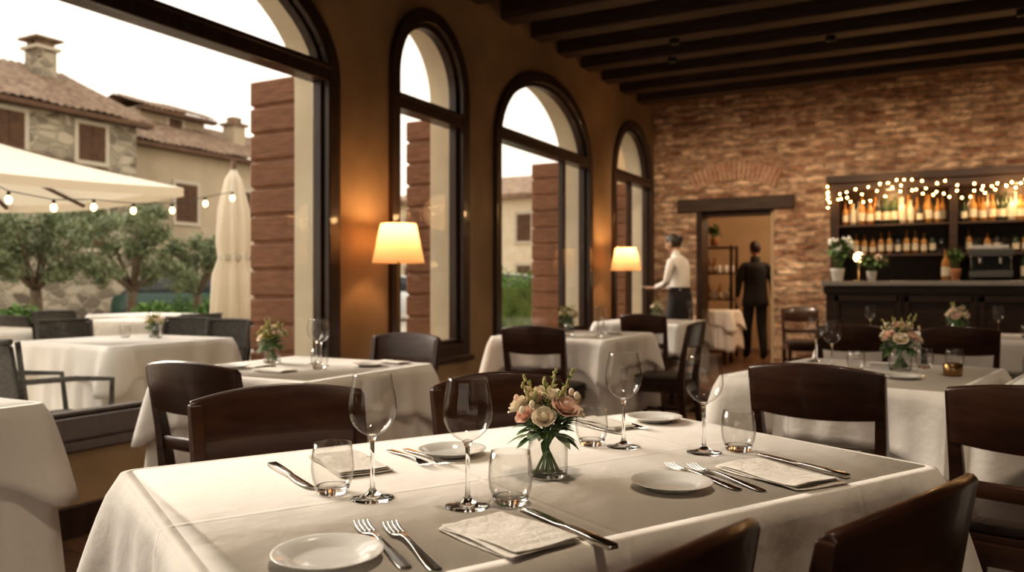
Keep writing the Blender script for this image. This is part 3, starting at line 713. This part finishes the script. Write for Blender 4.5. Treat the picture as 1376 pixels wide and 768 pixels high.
def plant(seed,n,spread,h,k1,fl=None,pot='ceramic',pr=.07,ph=.13,nl=90,ll=.12):
    rnd=random.Random(seed); mb=MB()
    mb.lathe([(.0001,0),(pr*.75,0),(pr,ph*.9),(pr*1.06,ph),(pr*.95,ph),(pr*.9,ph*.9),(.0001,ph*.88)],pot,24)
    mb.lathe([(.0001,ph*.9),(pr*.9,ph*.9)],'soil',24)
    for i in range(n):
        a=rnd.uniform(0,2*pi); r=rnd.uniform(.2,1)*spread; t=Vector((r*math.cos(a),r*math.sin(a),ph+h*rnd.uniform(.6,1)))
        b=Vector((pr*.4*math.cos(a),pr*.4*math.sin(a),ph*.88)); mid=b.lerp(t,.5)+Vector((0,0,h*.12))
        mb.tube([b,mid,t],.003,'stem',4)
        for j in range(nl//n):
            q=mid.lerp(t,rnd.uniform(-.2,1)); leaf(mb,q,(rnd.uniform(-1,1),rnd.uniform(-1,1),rnd.uniform(-.2,.9)),ll*rnd.uniform(.6,1),ll*.22,k1,.35)
        if fl:
            for j in range(4): mb.ball(t+Vector((rnd.uniform(-.03,.03),rnd.uniform(-.03,.03),rnd.uniform(-.02,.03))),.016,fl,8,6)
    return mb.mesh('potted_plant')
place(plant(1,12,.18,.30,'leaf','ceramic'),'potted_flowers',(-.95,9.0,zt))
place(plant(2,9,.12,.16,'leaf','rose',pr=.05,ph=.10),'potted_flowers',(-.62,8.92,zt))
place(plant(3,10,.08,.20,'hedge',None,'terra',.05,.12,ll=.08),'potted_plant',(.13,9.14,zt))
mb=MB(); mb.lathe([(.0001,0),(.05,0),(.05,.01),(.008,.02),(.007,.2)],'brass',20); mb.ball((0,0,.25),.05,'bulb',20,12); mb.obj('globe_lamp',(-.76,9.16,zt))
# ------------------------------------------------------------------ back room furniture
mb=MB()
for x in (-.3,.3): 
    for y in (-.18,.18): mb.bx(x-.02,x+.02,y-.02,y+.02,0,1.72,'barwood')
for z in (.1,.5,.9,1.3,1.7): mb.bx(-.32,.32,-.2,.2,z-.02,z,'barwood')
rnd=random.Random(6)
for z in (.5,.9,1.3):
    for i in range(7): 
        if rnd.random()<.6: mb.lathe([(.0001,0),(.03,0),(.04,.1),(.035,.12)],'ceramic',10,(-.25+.083*i,rnd.uniform(-.08,.08),z))
        else: bottle(mb,-.25+.083*i,0,z,.24,.03,'amber')
mb.obj('storage_shelf',(-3.12,12.6,0),bevel=.003)
place(plant(7,10,.14,.2,'hedge',None,'terra',.07,.12),'potted_plant',(-3.12,12.6,1.722))
table(-2.85,11.55,0,.28,.3,11,name='service_table')
# ------------------------------------------------------------------ people
def figure(name,J,E,lab,hands,head,loc,rz,extra=None,hairstyle='short'):
    names=list(J); me=bpy.data.meshes.new(name+'_sk')
    me.from_pydata([J[k][0] for k in names],[(names.index(a),names.index(b)) for a,b in E],[])
    o=bpy.data.objects.new(name+'_sk',me); COL.objects.link(o)
    md=o.modifiers.new('Skin','SKIN'); md.use_smooth_shade=True
    for i,k in enumerate(names):
        sv=me.skin_vertices[0].data[i]; sv.radius=(J[k][1],J[k][2]); sv.use_root=(k=='pelvis')
    sb=o.modifiers.new('Sub','SUBSURF'); sb.levels=2; sb.render_levels=2
    bpy.context.view_layer.update()
    dg=bpy.context.evaluated_depsgraph_get()
    bm=bpy.data.meshes.new_from_object(o.evaluated_get(dg))
    mb=MB(); mb.v=[tuple(v.co) for v in bm.vertices]
    segs=[(Vector(J[a][0]),Vector(J[b][0]),lab[i],(J[a][1]+J[b][1])/2) for i,(a,b) in enumerate(E)]
    for p in bm.polygons:
        c=p.center; best=None;bd=9
        for a,b,k,r in segs:
            ab=b-a; t=max(0,min(1,(c-a).dot(ab)/ab.length_squared)); dd=(c-(a+ab*t)).length-r
            if dd<bd: bd=dd;best=k
        mb.face(list(p.vertices),best,True)
    bpy.data.objects.remove(o); bpy.data.meshes.remove(bm)
    hc=Vector(head['c']); yaw=head.get('yaw',0); pit=head.get('pitch',0)
    Rm=Matrix.Rotation(yaw,3,'Z')@Matrix.Rotation(pit,3,'X')
    def hp(v): return hc+Rm@Vector(v)
    rings=[]
    N=28;Mh=20
    for i in range(Mh+1):
        ph=pi*i/Mh; ph=min(max(ph,.03),pi-.03); z=-math.cos(ph)*.117
        rg=[]
        for j in range(N):
            th=2*pi*j/N; x=math.sin(ph)*math.cos(th)*.074; y=math.sin(ph)*math.sin(th)*.094
            if z<-.01:
                q=(-.01-z)/.107; x*=1-.28*q; y=y*(1-.12*q) if y>0 else y*(1-.45*q)
                if y>0: y+=.012*q*abs(math.sin(th))
            if y>.05:
                nz=math.exp(-((x)/.012)**2)*math.exp(-((z+.018)/.022)**2)*.020; y+=nz
                ey=math.exp(-((abs(x)-.03)/.013)**2)*math.exp(-((z-.004)/.012)**2)*.008; y-=ey
                y+=math.exp(-(x/.02)**2)*math.exp(-((z+.052)/.009)**2)*.005
            rg.append((x,y,z))
        rings.append(rg)
    mb.loft([[hp(p) for p in r] for r in rings],'skin',True,True)
    for sx in (-1,1):
        mb.ball(hp((sx*.03,.077,.004)),(.011,.011,.009),'eye',10,8); mb.ball(hp((sx*.03,.086,.004)),(.005,.004,.005),'hair',8,6)
        mb.ball(hp((sx*.074,-.004,-.005)),(.009,.018,.030),'skin',10,8,Rm)
        mb.tube([hp((sx*.016,.091,.022)),hp((sx*.03,.092,.027)),hp((sx*.044,.082,.022))],.003,'hair',6)
    mb.tube([hp((-.02,.084,-.052)),hp((0,.094,-.051)),hp((.02,.084,-.052))],[.002,.0045,.002],'lip',6)
    rg2=[]
    for i in range(Mh+1):
        rr=[]
        for j,p in enumerate(rings[i]):
            x,y,z=p; front=max(0,y)/.094
            lim=-.05 if y<0 else -.03+.085*front**.6
            t=max(0,min(1,(z-lim)/.025+.5)); t=t*t*(3-2*t)
            k=.94+.13*t; kz=.96+.11*t
            rr.append(hp((x*k,y*k-.003*t,z*kz)))
        rg2.append(rr)
    mb.loft(rg2[4:],'hair',True,True)
    if hairstyle=='bun':
        mb.ball(hp((0,-.112,.03)),(.034,.032,.034),'hair',12,10)
    for (w,d,nrm,curl,side) in hands:
        w=Vector(w); d=Vector(d).normalized(); nrm=Vector(nrm); nrm=(nrm-d*nrm.dot(d)).normalized(); s=d.cross(nrm).normalized()*side
        mb.loft([[w+d*t+ (s*math.cos(2*pi*j/10)*a+nrm*math.sin(2*pi*j/10)*b) for j in range(10)] for t,a,b in ((-.02,.024,.019),(.0,.025,.017),(.03,.036,.014),(.065,.040,.013),(.085,.037,.011),(.09,.03,.008))],'skin',True,True)
        for i,(off,L) in enumerate(((-.030,.068),(-.010,.078),(.010,.073),(.029,.056))):
            p=w+d*.078+s*off; path=[p]; dd=d.copy()
            for sg in (.45,.3,.25):
                rot=Matrix.Rotation(curl,3,s*side); dd=(rot@dd).normalized(); p=p+dd*L*sg; path.append(p)
            mb.tube(path,[.009,.0085,.008,.0065],'skin',7)
        p=w+d*.02-s*.028; t1=(d*.6-s*.8).normalized()
        mb.tube([p,p+t1*.03,p+t1*.045+d*.02,p+t1*.045+d*.045],[.011,.0105,.009,.007],'skin',7)
    if extra: extra(mb)
    return mb.obj(name,loc,rz)
E=[('pelvis','spine'),('spine','chest'),('chest','neckb'),('neckb','neck'),('neck','skull')]
LB=['T','T','T','S','S']
for s in 'lr':
    E+= [('chest','sh'+s),('sh'+s,'el'+s),('el'+s,'wr'+s),('pelvis','hip'+s),('hip'+s,'kn'+s),('kn'+s,'an'+s),('an'+s,'toe'+s)]
    LB+= ['T','T','A','P','P','P','F']
def joints(fem=False,clothed=1.0,**over):
    w=.9 if fem else 1
    c=clothed
    J={'pelvis':((0,0,.97),.14,.11*c),'spine':((0,-.005,1.13),.122*w*c,.098*c),'chest':((0,0,1.31),.148*w,.110),'neckb':((0,-.005,1.455),.066,.058),'neck':((0,.0,1.52),.05*w,.05*w),'skull':((0,.01,1.60),.05,.055)}
    for s,g in (('l',-1),('r',1)):
        J['sh'+s]=((g*.175*w,0,1.405),.062*w*c,.062*w*c); J['el'+s]=((g*.235*w,-.03,1.13),.050*w*c,.050*w*c); J['wr'+s]=((g*.25*w,.05,.90),.032*c,.030*c)
        J['hip'+s]=((g*.085,0,.90),.09*c,.09*c); J['kn'+s]=((g*.095,.02,.50),.068*c,.068*c); J['an'+s]=((g*.095,-.02,.09),.050*c,.052*c); J['toe'+s]=((g*.105,.13,.042),.042,.036)
    for k,p in over.items(): J[k]=(p,J[k][1],J[k][2])
    return J
def lm(T,A,P,F='black',S='skin'):
    return [{'T':T,'A':A,'P':P,'F':F,'S':S}[x] for x in LB]
def ell(z,a,b,c=0,n=28,w=0): return [(a*math.cos(t)*(1+w*math.sin(7*t)),b*math.sin(t)*(1+w*math.sin(7*t))+c,z) for t in [2*pi*j/n for j in range(n)]]
def jacket(mb):
    mb.loft([ell(1.44,.085,.07,-.01),ell(1.41,.15,.10,-.005),ell(1.33,.185,.125,0),ell(1.15,.165,.122,0),ell(1.02,.17,.128,.0),ell(.88,.19,.14,.0),ell(.80,.195,.145,.0),ell(.80,.185,.135,.0)],'blackcloth',False,True)
    mb.loft([ell(1.45,.074,.068,-.005,16),ell(1.53,.070,.066,-.004,16),ell(1.53,.05,.048,-.004,16)],'blackcloth',False,True)
Jm=joints(clothed=1.12,knl=(-.095,.10,.51),anl=(-.095,.10,.10),toel=(-.10,.25,.045),knr=(.095,.0,.50),anr=(.10,-.12,.11),toer=(.105,.02,.04),ell=(-.245,-.02,1.14),wrl=(-.235,.12,.93),elr=(.245,-.05,1.13),wrr=(.25,-.02,.89))
figure('man_in_black',Jm,E,lm('blackcloth','blackcloth','blackcloth'),[((-.235,.125,.925),(0,.25,-1),(1,0,0),.25,1),((.25,-.02,.885),(0,.15,-1),(-1,0,0),.25,-1)],
  {'c':(0,.02,1.645),'yaw':.15},(-2.42,12.2,0),math.radians(25),jacket)
Jw=joints(True,chest=(0,.03,1.30),neckb=(0,.05,1.445),neck=(0,.06,1.51),skull=(0,.08,1.58),shl=(-.155,.03,1.385),shr=(.155,.03,1.385),
  ell=(-.20,.06,1.13),wrl=(-.11,.27,1.08),elr=(.20,.05,1.13),wrr=(.11,.28,1.07),knl=(-.09,.14,.52),anl=(-.09,.14,.10),toel=(-.10,.28,.045),knr=(.09,-.02,.50),anr=(.09,-.16,.12),toer=(.10,-.03,.04))
def apron(mb):
    prof=[(1.06,.135,.115,.0),(.98,.158,.13,.0),(.85,.17,.145,.01),(.7,.18,.165,.02),(.52,.185,.19,.03)]
    mb.loft([ell(z,a,b,c,28,.012*(1.1-z)*2) for z,a,b,c in prof],'blackcloth',False,True)
    mb.loft([ell(1.055,.132,.118,.0),ell(1.085,.134,.120,.0)],'blackcloth',False,True)
    mb.lathe([(.0001,0),(.05,0),(.07,.008),(.125,.018),(.13,.02),(.125,.015),(.07,.003),(.0001,-.002)],'ceramic',28,(0,.42,1.075))
    mb.loft([ell(1.43,.064,.06,.054,16),ell(1.475,.058,.056,.058,16)],'shirt',False,True)
figure('waitress',Jw,E,lm('shirt','shirt','blackcloth'),[((-.105,.275,1.075),(.25,1,-.05),(0,0,1),.2,1),((.105,.285,1.065),(-.25,1,-.05),(0,0,1),.2,-1)],
  {'c':(0,.095,1.60),'yaw':0,'pitch':-.25},(-2.72,9.35,0),math.radians(75),apron,'bun')
# ------------------------------------------------------------------ exterior
mb=MB(); mb.bx(-70,-3.705,-40,70,-.2,-.03,'paving'); mb.bx(-70,30,14.75,70,-.21,-.035,'paving'); mb.bx(-3.7,30,-40,YN-.2,-.2,-.03,'paving'); mb.obj('ground')
def roof(mb,y0,y1,xe,ze,xr,zr):
    ny=int((y1-y0)/.055); nx=14; rows=[]
    for i in range(ny+1):
        y=y0+(y1-y0)*i/ny; r=[]
        for j in range(nx+1):
            t=j/nx; r.append((xe+(xr-xe)*t,y,ze+(zr-ze)*t+.06*abs(math.sin(y*pi/.24))+.02*math.sin(y*3+t*5)))
        rows.append(r)
    mb.loft(rows,'tile',caps=False,loop=False,smooth=False)
    mb.bx(min(xe,xe-.3),xe+.02,y0,y1,ze-.16,ze-.02,'oshut')
def owin(mb,x,y,z,w,h,open_=True,axis='x'):
    s=.12
    def B(a0,a1,z0,z1,d,k):
        if axis=='x': mb.bx(x-.05,x+d,y+a0,y+a1,z0,z1,k)
        else: mb.bx(x+a0,x+a1,y-d,y+.05,z0,z1,k)
    B(-w/2-s,w/2+s,z-s,z,.07,'ostone'); B(-w/2-s,w/2+s,z+h,z+h+s,.06,'ostone'); B(-w/2-s,-w/2,z,z+h,.05,'ostone'); B(w/2,w/2+s,z,z+h,.05,'ostone')
    B(-w/2,w/2,z,z+h,.02,'dkglass')
    if open_:
        B(-w/2,-.01,z,z+h,.04,'oshut'); B(.01,w/2,z,z+h,.04,'oshut')
        q=z+.06
        while q<z+h-.06: B(-w/2+.05,-.05,q,q+.03,.055,'oshut'); B(.05,w/2-.05,q,q+.03,.055,'oshut'); q+=.08
    else: B(-.02,.02,z,z+h,.04,'ostone'); B(-w/2,w/2,z+h*.5,z+h*.5+.03,.04,'ostone')
mb=MB(); mb.bx(-30,-22,2,16.6,-.2,6.1,'stone')
mb.quad([(-22,16.6,6.1),(-26.2,16.6,8.1),(-30,16.6,6.1)],'stone')
roof(mb,1.8,16.9,-21.6,6.12,-26.2,8.25); mb.quad([(-26.2,1.8,8.2),(-26.2,16.9,8.2),(-30.4,16.9,6.1),(-30.4,1.8,6.1)],'tile')
for y in (6,9.3,12.7,15.1): owin(mb,-22,y,4.75,.85,1.05)
for y in (9.3,12.4,15.1): owin(mb,-22,y,2.2,.85,1.2)
mb.bx(-25.6,-24.9,15.3,15.9,7.5,8.55,'stone'); mb.bx(-25.7,-24.8,15.2,16.0,8.55,8.65,'ostone')
for q in (-25.45,-25.05): mb.bx(q-.12,q+.12,15.35,15.85,8.65,8.85,'tile')
mb.bx(-25.75,-24.75,15.15,16.05,8.85,8.92,'tile')
mb.obj('stone_house')
mb=MB(); mb.bx(-31,-23,17.2,27,-.2,5.75,'beige')
roof(mb,17,27.3,-22.6,5.8,-27,7.6); mb.quad([(-27,17,7.6),(-27,27.3,7.6),(-31.4,27.3,5.8),(-31.4,17,5.8)],'tile')
mb.quad([(-23,17.2,5.75),(-27,17.2,7.5),(-31,17.2,5.75)],'beige')
for y in (19.3,22.0,24.8): owin(mb,-23,y,3.3,.9,1.3)
for y in (19.3,22.0,24.8): owin(mb,-23,y,.9,.9,1.3,True)
mb.bx(-28.5,-26.0,19.8,22.7,6,7.75,'beige'); roof(mb,19.5,23.0,-25.6,7.7,-27.2,8.25); mb.quad([(-27.2,19.5,8.25),(-27.2,23.0,8.25),(-28.9,23.0,7.7),(-28.9,19.5,7.7)],'tile'); owin(mb,-26.0,21.3,6.95,.6,.55)
mb.bx(-25.4,-24.8,23.1,23.7,6.3,7.5,'beige'); mb.bx(-25.5,-24.7,23.0,23.8,7.5,7.6,'tile'); mb.bx(-25.3,-24.9,23.2,23.6,7.6,7.85,'tile')
mb.bx(-24.0,-22.6,16.7,17.2,-.2,4.4,'stone')
mb.obj('beige_house')
mb=MB(); mb.bx(-24,-11,32,40,-.2,5.0,'plaster_out'); mb.box((-17.5,36,5.1),(13.8,8.8,.2),'tile')
mb.loft([[(-24.4,31.6,5.2),(-10.6,31.6,5.2),(-10.6,40.4,5.2),(-24.4,40.4,5.2)],[(-21,35.9,6.6),(-14,35.9,6.6),(-14,36.1,6.6),(-21,36.1,6.6)]],'tile',True,False)
for x in (-22.5,-20.3,-18.1,-16.4,-14.8,-13.0): owin(mb,x,32,3.1,.7,1.2,True,'y'); owin(mb,x,32,.8,.7,1.2,x<-16,'y')
mb.obj('cream_house')
mb=MB(); mb.bx(-9,2,24,32,-.2,6.0,'beige'); mb.loft([[(-9.4,23.6,6),(2.4,23.6,6),(2.4,32.4,6),(-9.4,32.4,6)],[(-6,28,7.5),(-1,28,7.5),(-1,28.1,7.5),(-6,28.1,7.5)]],'tile',True,False)
for x in (-7.5,-5,-2.5): owin(mb,x,24,3.4,.9,1.3,True,'y'); owin(mb,x,24,.9,.9,1.3,True,'y')
mb.obj('village_house')
def leaves_mesh(name,centers,n,L,W,k,trunk=None,seed=1,rmin=.45):
    rg=np.random.RandomState(seed); C=np.array([c[:3] for c in centers],float); R=np.array([c[3:] if len(c)>4 else (c[3],c[3],c[3]) for c in centers],float)
    idx=rg.randint(0,len(C),n); d=rg.normal(size=(n,3)); d/=np.linalg.norm(d,axis=1)[:,None]
    rad=rg.uniform(rmin,1.05,n)[:,None]; P=C[idx]+d*R[idx]*rad
    a=rg.normal(size=(n,3)); a/=np.linalg.norm(a,axis=1)[:,None]; b=np.cross(a,rg.normal(size=(n,3))); b/=np.linalg.norm(b,axis=1)[:,None]
    sc=rg.uniform(.6,1.2,n)[:,None]
    v=np.stack([P-a*L*sc,P+b*W*sc,P+a*L*sc,P-b*W*sc],1).reshape(-1,3)
    mb=trunk or MB(); base=len(mb.v); mb.v+= [tuple(x) for x in v.tolist()]
    for i in range(n): mb.face([base+4*i,base+4*i+1,base+4*i+2,base+4*i+3],k,False)
    return mb
def olive(x,y,h,r,seed,name='olive_tree'):
    rnd=random.Random(seed); mb=MB(); cs=[]
    fork=Vector((rnd.uniform(-.05,.05),0,h*.42))
    mb.tube([(0,0,-.05),(.05,.03,h*.15),(-.03,.02,h*.3),fork],[.13,.10,.085,.08],'bark',9)
    for i in range(8):
        a=2*pi*i/8+rnd.uniform(-.3,.3); e=Vector((math.cos(a)*r*rnd.uniform(.35,.95),math.sin(a)*r*rnd.uniform(.35,.95),h*rnd.uniform(.55,.92)))
        m=fork.lerp(e,.5)+Vector((0,0,.05)); mb.tube([fork,m,e],[.05,.03,.012],'bark',6)
        cs.append((e.x,e.y,e.z,r*.30)); cs.append((m.x*1.1,m.y*1.1,m.z+.12,r*.24))
        for j in range(3):
            q=e+Vector((rnd.uniform(-.35,.35),rnd.uniform(-.35,.35),rnd.uniform(-.25,.28)))*r; cs.append((q.x,q.y,q.z,r*rnd.uniform(.12,.22)))
    cs.append((0,0,h*.86,r*.35))
    leaves_mesh(name,cs,7000,.06,.017,'olive',mb,seed,.2)
    mb.obj(name,(x,y,-.03))
olive(-12.4,7.6,2.55,1.0,1); olive(-12.6,9.4,2.5,1.0,2); olive(-13.0,11.2,2.3,.8,3); olive(-12.0,6.0,2.6,1.0,4); olive(-19.5,18.6,2.3,.9,5)
mb=leaves_mesh('h',[(0,i*.35,.75,.45,.35,.62) for i in range(14)],14000,.035,.02,'hedge',None,3)
mb.bx(-.35,.35,-.2,4.8,0,1.1,'hedge'); mb.obj('hedge',(-5.5,8.8,-.03))
for i,(x,y) in enumerate(((-10.3,6.1),(-10.0,7.0),(-11.0,8.6),(-11.5,10.3),(-9.6,5.2))):
    mb=MB(); r=.32; h=.55
    mb.lathe([(.0001,0),(r*.7,0),(r*.95,h*.85),(r*1.05,h*.86),(r*1.08,h),(r*.95,h),(r*.9,h*.88),(.0001,h*.87)],'terra',28)
    if i!=1: leaves_mesh('p',[(0,0,h+.12,r*1.0,r*1.0,.22)],900,.05,.025,'hedge',mb,i)
    mb.obj('terracotta_planter',(x,y,-.03))
mb=leaves_mesh('s',[(i*.4,(i%2)*.3,.45,.4,.4,.5) for i in range(9)],8000,.045,.022,'hedge',None,9); mb.obj('shrub',(-13.9,11.6,-.03),.9)
def open_umbrella(x,y,rz,half,zr,za):
    mb=MB(); n=8
    cs=[(half,half),(-half,half),(-half,-half),(half,-half)]
    for i in range(4):
        a=cs[i]; b=cs[(i+1)%4]; rows=[]
        for t in range(n+1):
            tt=t/n; row=[]
            for s in range(9):
                q=s/8; ex=a[0]+(b[0]-a[0])*q; ey=a[1]+(b[1]-a[1])*q
                sag=.05*math.sin(pi*q)*tt
                row.append((ex*tt,ey*tt,za+(zr-za)*tt-.12*math.sin(pi*tt)*(1)*.3-sag))
            rows.append(row)
        mb.loft(rows,'canvas',caps=False,loop=False)
        rows=[[(a[0]+(b[0]-a[0])*s/8,a[1]+(b[1]-a[1])*s/8,zr-.05*math.sin(pi*s/8)-dz) for s in range(9)] for dz in (0,.08)]
        mb.loft(rows,'canvas',caps=False,loop=False)
        mb.tube([(0,0,za-.05),(a[0]*.98,a[1]*.98,zr-.03)],.022,'oshut',6)
        mx_,my_=(a[0]+b[0])/2,(a[1]+b[1])/2; mb.tube([(0,0,za-.05),(mx_*.98,my_*.98,zr-.09)],.018,'oshut',6)
        mb.tube([(0,0,za-.75),(a[0]*.5,a[1]*.5,(za+zr)/2-.06)],.014,'oshut',6)
    mb.tube([(0,0,0),(0,0,za+.08)],.03,'oshut',12); mb.box((0,0,.05),(.7,.7,.1),'ostone')
    mb.obj('patio_umbrella',(x,y,-.03),rz)
open_umbrella(-7.89,3.73,math.atan2(1.46,1.67)-pi/4,1.57,2.04,2.60)
mb=MB()
R=[(.05,.55),(.17,.60),(.20,.85),(.17,1.25),(.13,1.42),(.155,1.6),(.13,1.95),(.07,2.25),(.02,2.36)]
mb.loft([[(r*(1+.22*math.cos(8*t)+.06*math.sin(5*t+z*6))*math.cos(t),r*(1+.22*math.cos(8*t)+.06*math.sin(5*t+z*6))*math.sin(t),z) for t in [2*pi*j/64 for j in range(64)]] for r,z in R],'canvas',True,True)
mb.tube([(0,0,0),(0,0,2.45)],.025,'oshut',10); mb.lathe([(.138,1.40),(.145,1.43),(.138,1.46)],'ostone',20); mb.box((0,0,.05),(.6,.6,.1),'ostone')
mb.obj('closed_patio_umbrella',(-6.58,6.13,-.03))
mb=MB(); P=[(-5.55,2.95,1.78),(-5.64,3.26,1.69),(-5.72,3.63,1.67),(-5.8,4.0,1.71),(-5.87,4.4,1.72),(-5.93,4.83,1.76),(-6.0,5.25,1.86),(-6.05,5.62,1.95)]
mb.tube([(p[0],p[1],p[2]+.06) for p in P]+[(-6.5,6.05,2.2)],.004,'black',5)
for p in P: mb.lathe([(.0001,.06),(.012,.055),(.012,.03),(.0001,.03)],'black',8,p); mb.ball(p,(.022,.022,.028),'bulb',10,8)
mb.tube([(-5.55,2.93,-.03),(-5.55,2.93,1.9)],.02,'black',8)
mb.obj('string_lights')
table(-4.62,3.42,0,.46,.45,31,name='terrace_table'); table(-7.2,5.2,0,.4,.4,32,name='terrace_table'); table(-8.6,6.6,0,.45,.45,33,name='terrace_table'); table(-6.6,3.6,0,.4,.4,34,name='terrace_table')
for x,y in ((-4.75,3.5),(-4.5,3.55)): put(TG,'water_glass',x,y)
vase(B2,-4.62,3.62,.9)
def wicker_mesh():
    mb=MB()
    for s in (-1,1):
        for y in (-.2,.2): mb.tube([(s*.22,y*1.1,0),(s*.21,y,.42)],.013,'black',8)
        mb.tube([(s*.22,.21,.42),(s*.25,.2,.64),(s*.25,0,.66),(s*.22,-.24,.66)],.014,'wicker',8)
        mb.tube([(s*.21,-.2,.42),(s*.22,-.26,.86)],.014,'wicker',8)
    mb.bx(-.23,.23,-.22,.22,.40,.44,'wicker')
    rows=[[(s/8*.23,-.215-.07*t-.05*(1-(s/8)**2),.44+.42*t-.02*(s/8)**2*t) for s in range(-8,9)] for t in [i/6 for i in range(7)]]
    mb.loft(rows,'wicker',caps=False,loop=False)
    rows=[[(x,y-.02,z) for x,y,z in r] for r in rows]; mb.loft(rows,'wicker',caps=False,loop=False)
    mb.tube([(s/8*.23,-.295-.05*(1-(s/8)**2),.86) for s in range(-8,9)],.015,'wicker',8)
    return mb.mesh('wicker_chair')
WK=wicker_mesh()
for x,y,a in ((-4.14,2.60,85),(-4.9,4.25,-90),(-5.45,4.35,-80),(-7.2,4.5,90),(-7.9,5.2,0),(-6.4,5.3,180),(-8.6,5.8,90),(-5.5,6.6,200),(-5.75,3.9,0)):
    aa=math.radians(a); place(WK,'wicker_chair',(x,y,-.03),aa-pi/2)
def car(k,x,y,rz):
    mb=MB()
    def sec(xx,hw,z0,z1): return [(xx,-hw,z0),(xx,hw,z0),(xx,hw*1.02,(z0+z1)/2),(xx,hw*.93,z1),(xx,-hw*.93,z1),(xx,-hw*1.02,(z0+z1)/2)]
    mb.loft([sec(-2.0,.7,.4,.75),sec(-1.9,.8,.28,.88),sec(-1.2,.84,.25,.95),(sec(.8,.84,.25,.95)),sec(1.7,.8,.27,.82),sec(2.0,.7,.35,.65)],k,True,True)
    mb.loft([sec(-1.75,.72,.9,.93),sec(-1.25,.68,.9,1.36),(sec(-.3,.66,.9,1.45)),sec(.35,.68,.9,1.40),sec(1.05,.72,.9,.95)],'dkglass',True,True)
    mb.loft([sec(-1.2,.64,1.36,1.385),sec(-.3,.63,1.44,1.475),sec(.3,.63,1.40,1.43)],k,True,True)
    for px in (-1.25,1.25):
        for s in (-1,1):
            c=(px,s*.74,.31); mb.loft([[(c[0]+r*math.cos(t),c[1]+s*o,c[2]+r*math.sin(t)) for t in [2*pi*j/24 for j in range(24)]] for r,o in ((.29,-.1),(.31,-.08),(.31,.08),(.28,.1))],'tyre',True,True)
            mb.loft([[(c[0]+.19*math.cos(t),c[1]+s*o,c[2]+.19*math.sin(t)) for t in [2*pi*j/20 for j in range(20)]] for o in (.09,.11)],'steel',True,False)
    mb.obj('car',(x,y,-.03),rz,bevel=.01)
car('carw',-10.0,19.5,.1); car('carg',-18.2,15.6,.7); car('carw',-15.5,22,.1)
# ------------------------------------------------------------------ light
wd=bpy.data.worlds.new('World'); S.world=wd; wd.use_nodes=True
n=wd.node_tree.nodes; l=wd.node_tree.links; bg=n['Background']
tc=n.new('ShaderNodeTexCoord'); sp=n.new('ShaderNodeSeparateXYZ'); l.new(tc.outputs['Generated'],sp.inputs[0])
r=n.new('ShaderNodeValToRGB'); r.color_ramp.elements[0].position=0; r.color_ramp.elements[0].color=(1,.87,.71,1); r.color_ramp.elements[1].position=.6; r.color_ramp.elements[1].color=(1,.94,.86,1)
l.new(sp.outputs['Z'],r.inputs[0]); l.new(r.outputs[0],bg.inputs[0]); bg.inputs[1].default_value=1.55
sun=bpy.data.lights.new('sun','SUN'); sun.energy=4.6; sun.angle=math.radians(28); sun.color=(1,.89,.77)
so=bpy.data.objects.new('sun',sun); COL.objects.link(so); so.rotation_euler=Vector((.84,-.12,-.46)).to_track_quat('-Z','Y').to_euler()
li=bpy.data.lights.new('back_room_light','POINT'); li.energy=80; li.color=(1,.76,.52); li.shadow_soft_size=.2
o=bpy.data.objects.new('back_room_light',li); COL.objects.link(o); o.location=(-1.6,12.3,2.6)
# ------------------------------------------------------------------ camera
cam=bpy.data.cameras.new('camera'); co=bpy.data.objects.new('camera',cam); COL.objects.link(co); S.camera=co
cam.sensor_width=36; cam.lens=28.36; cam.clip_start=.03; cam.clip_end=300
co.location=(0,0,1.10); co.rotation_euler=(math.radians(90),0,math.radians(28))
cam.dof.use_dof=True; cam.dof.focus_distance=1.45; cam.dof.aperture_fstop=4.0
S.view_settings.view_transform='Standard'
for k in ('Medium High Contrast','Standard - Medium High Contrast'):
    try: S.view_settings.look=k; break
    except Exception: pass
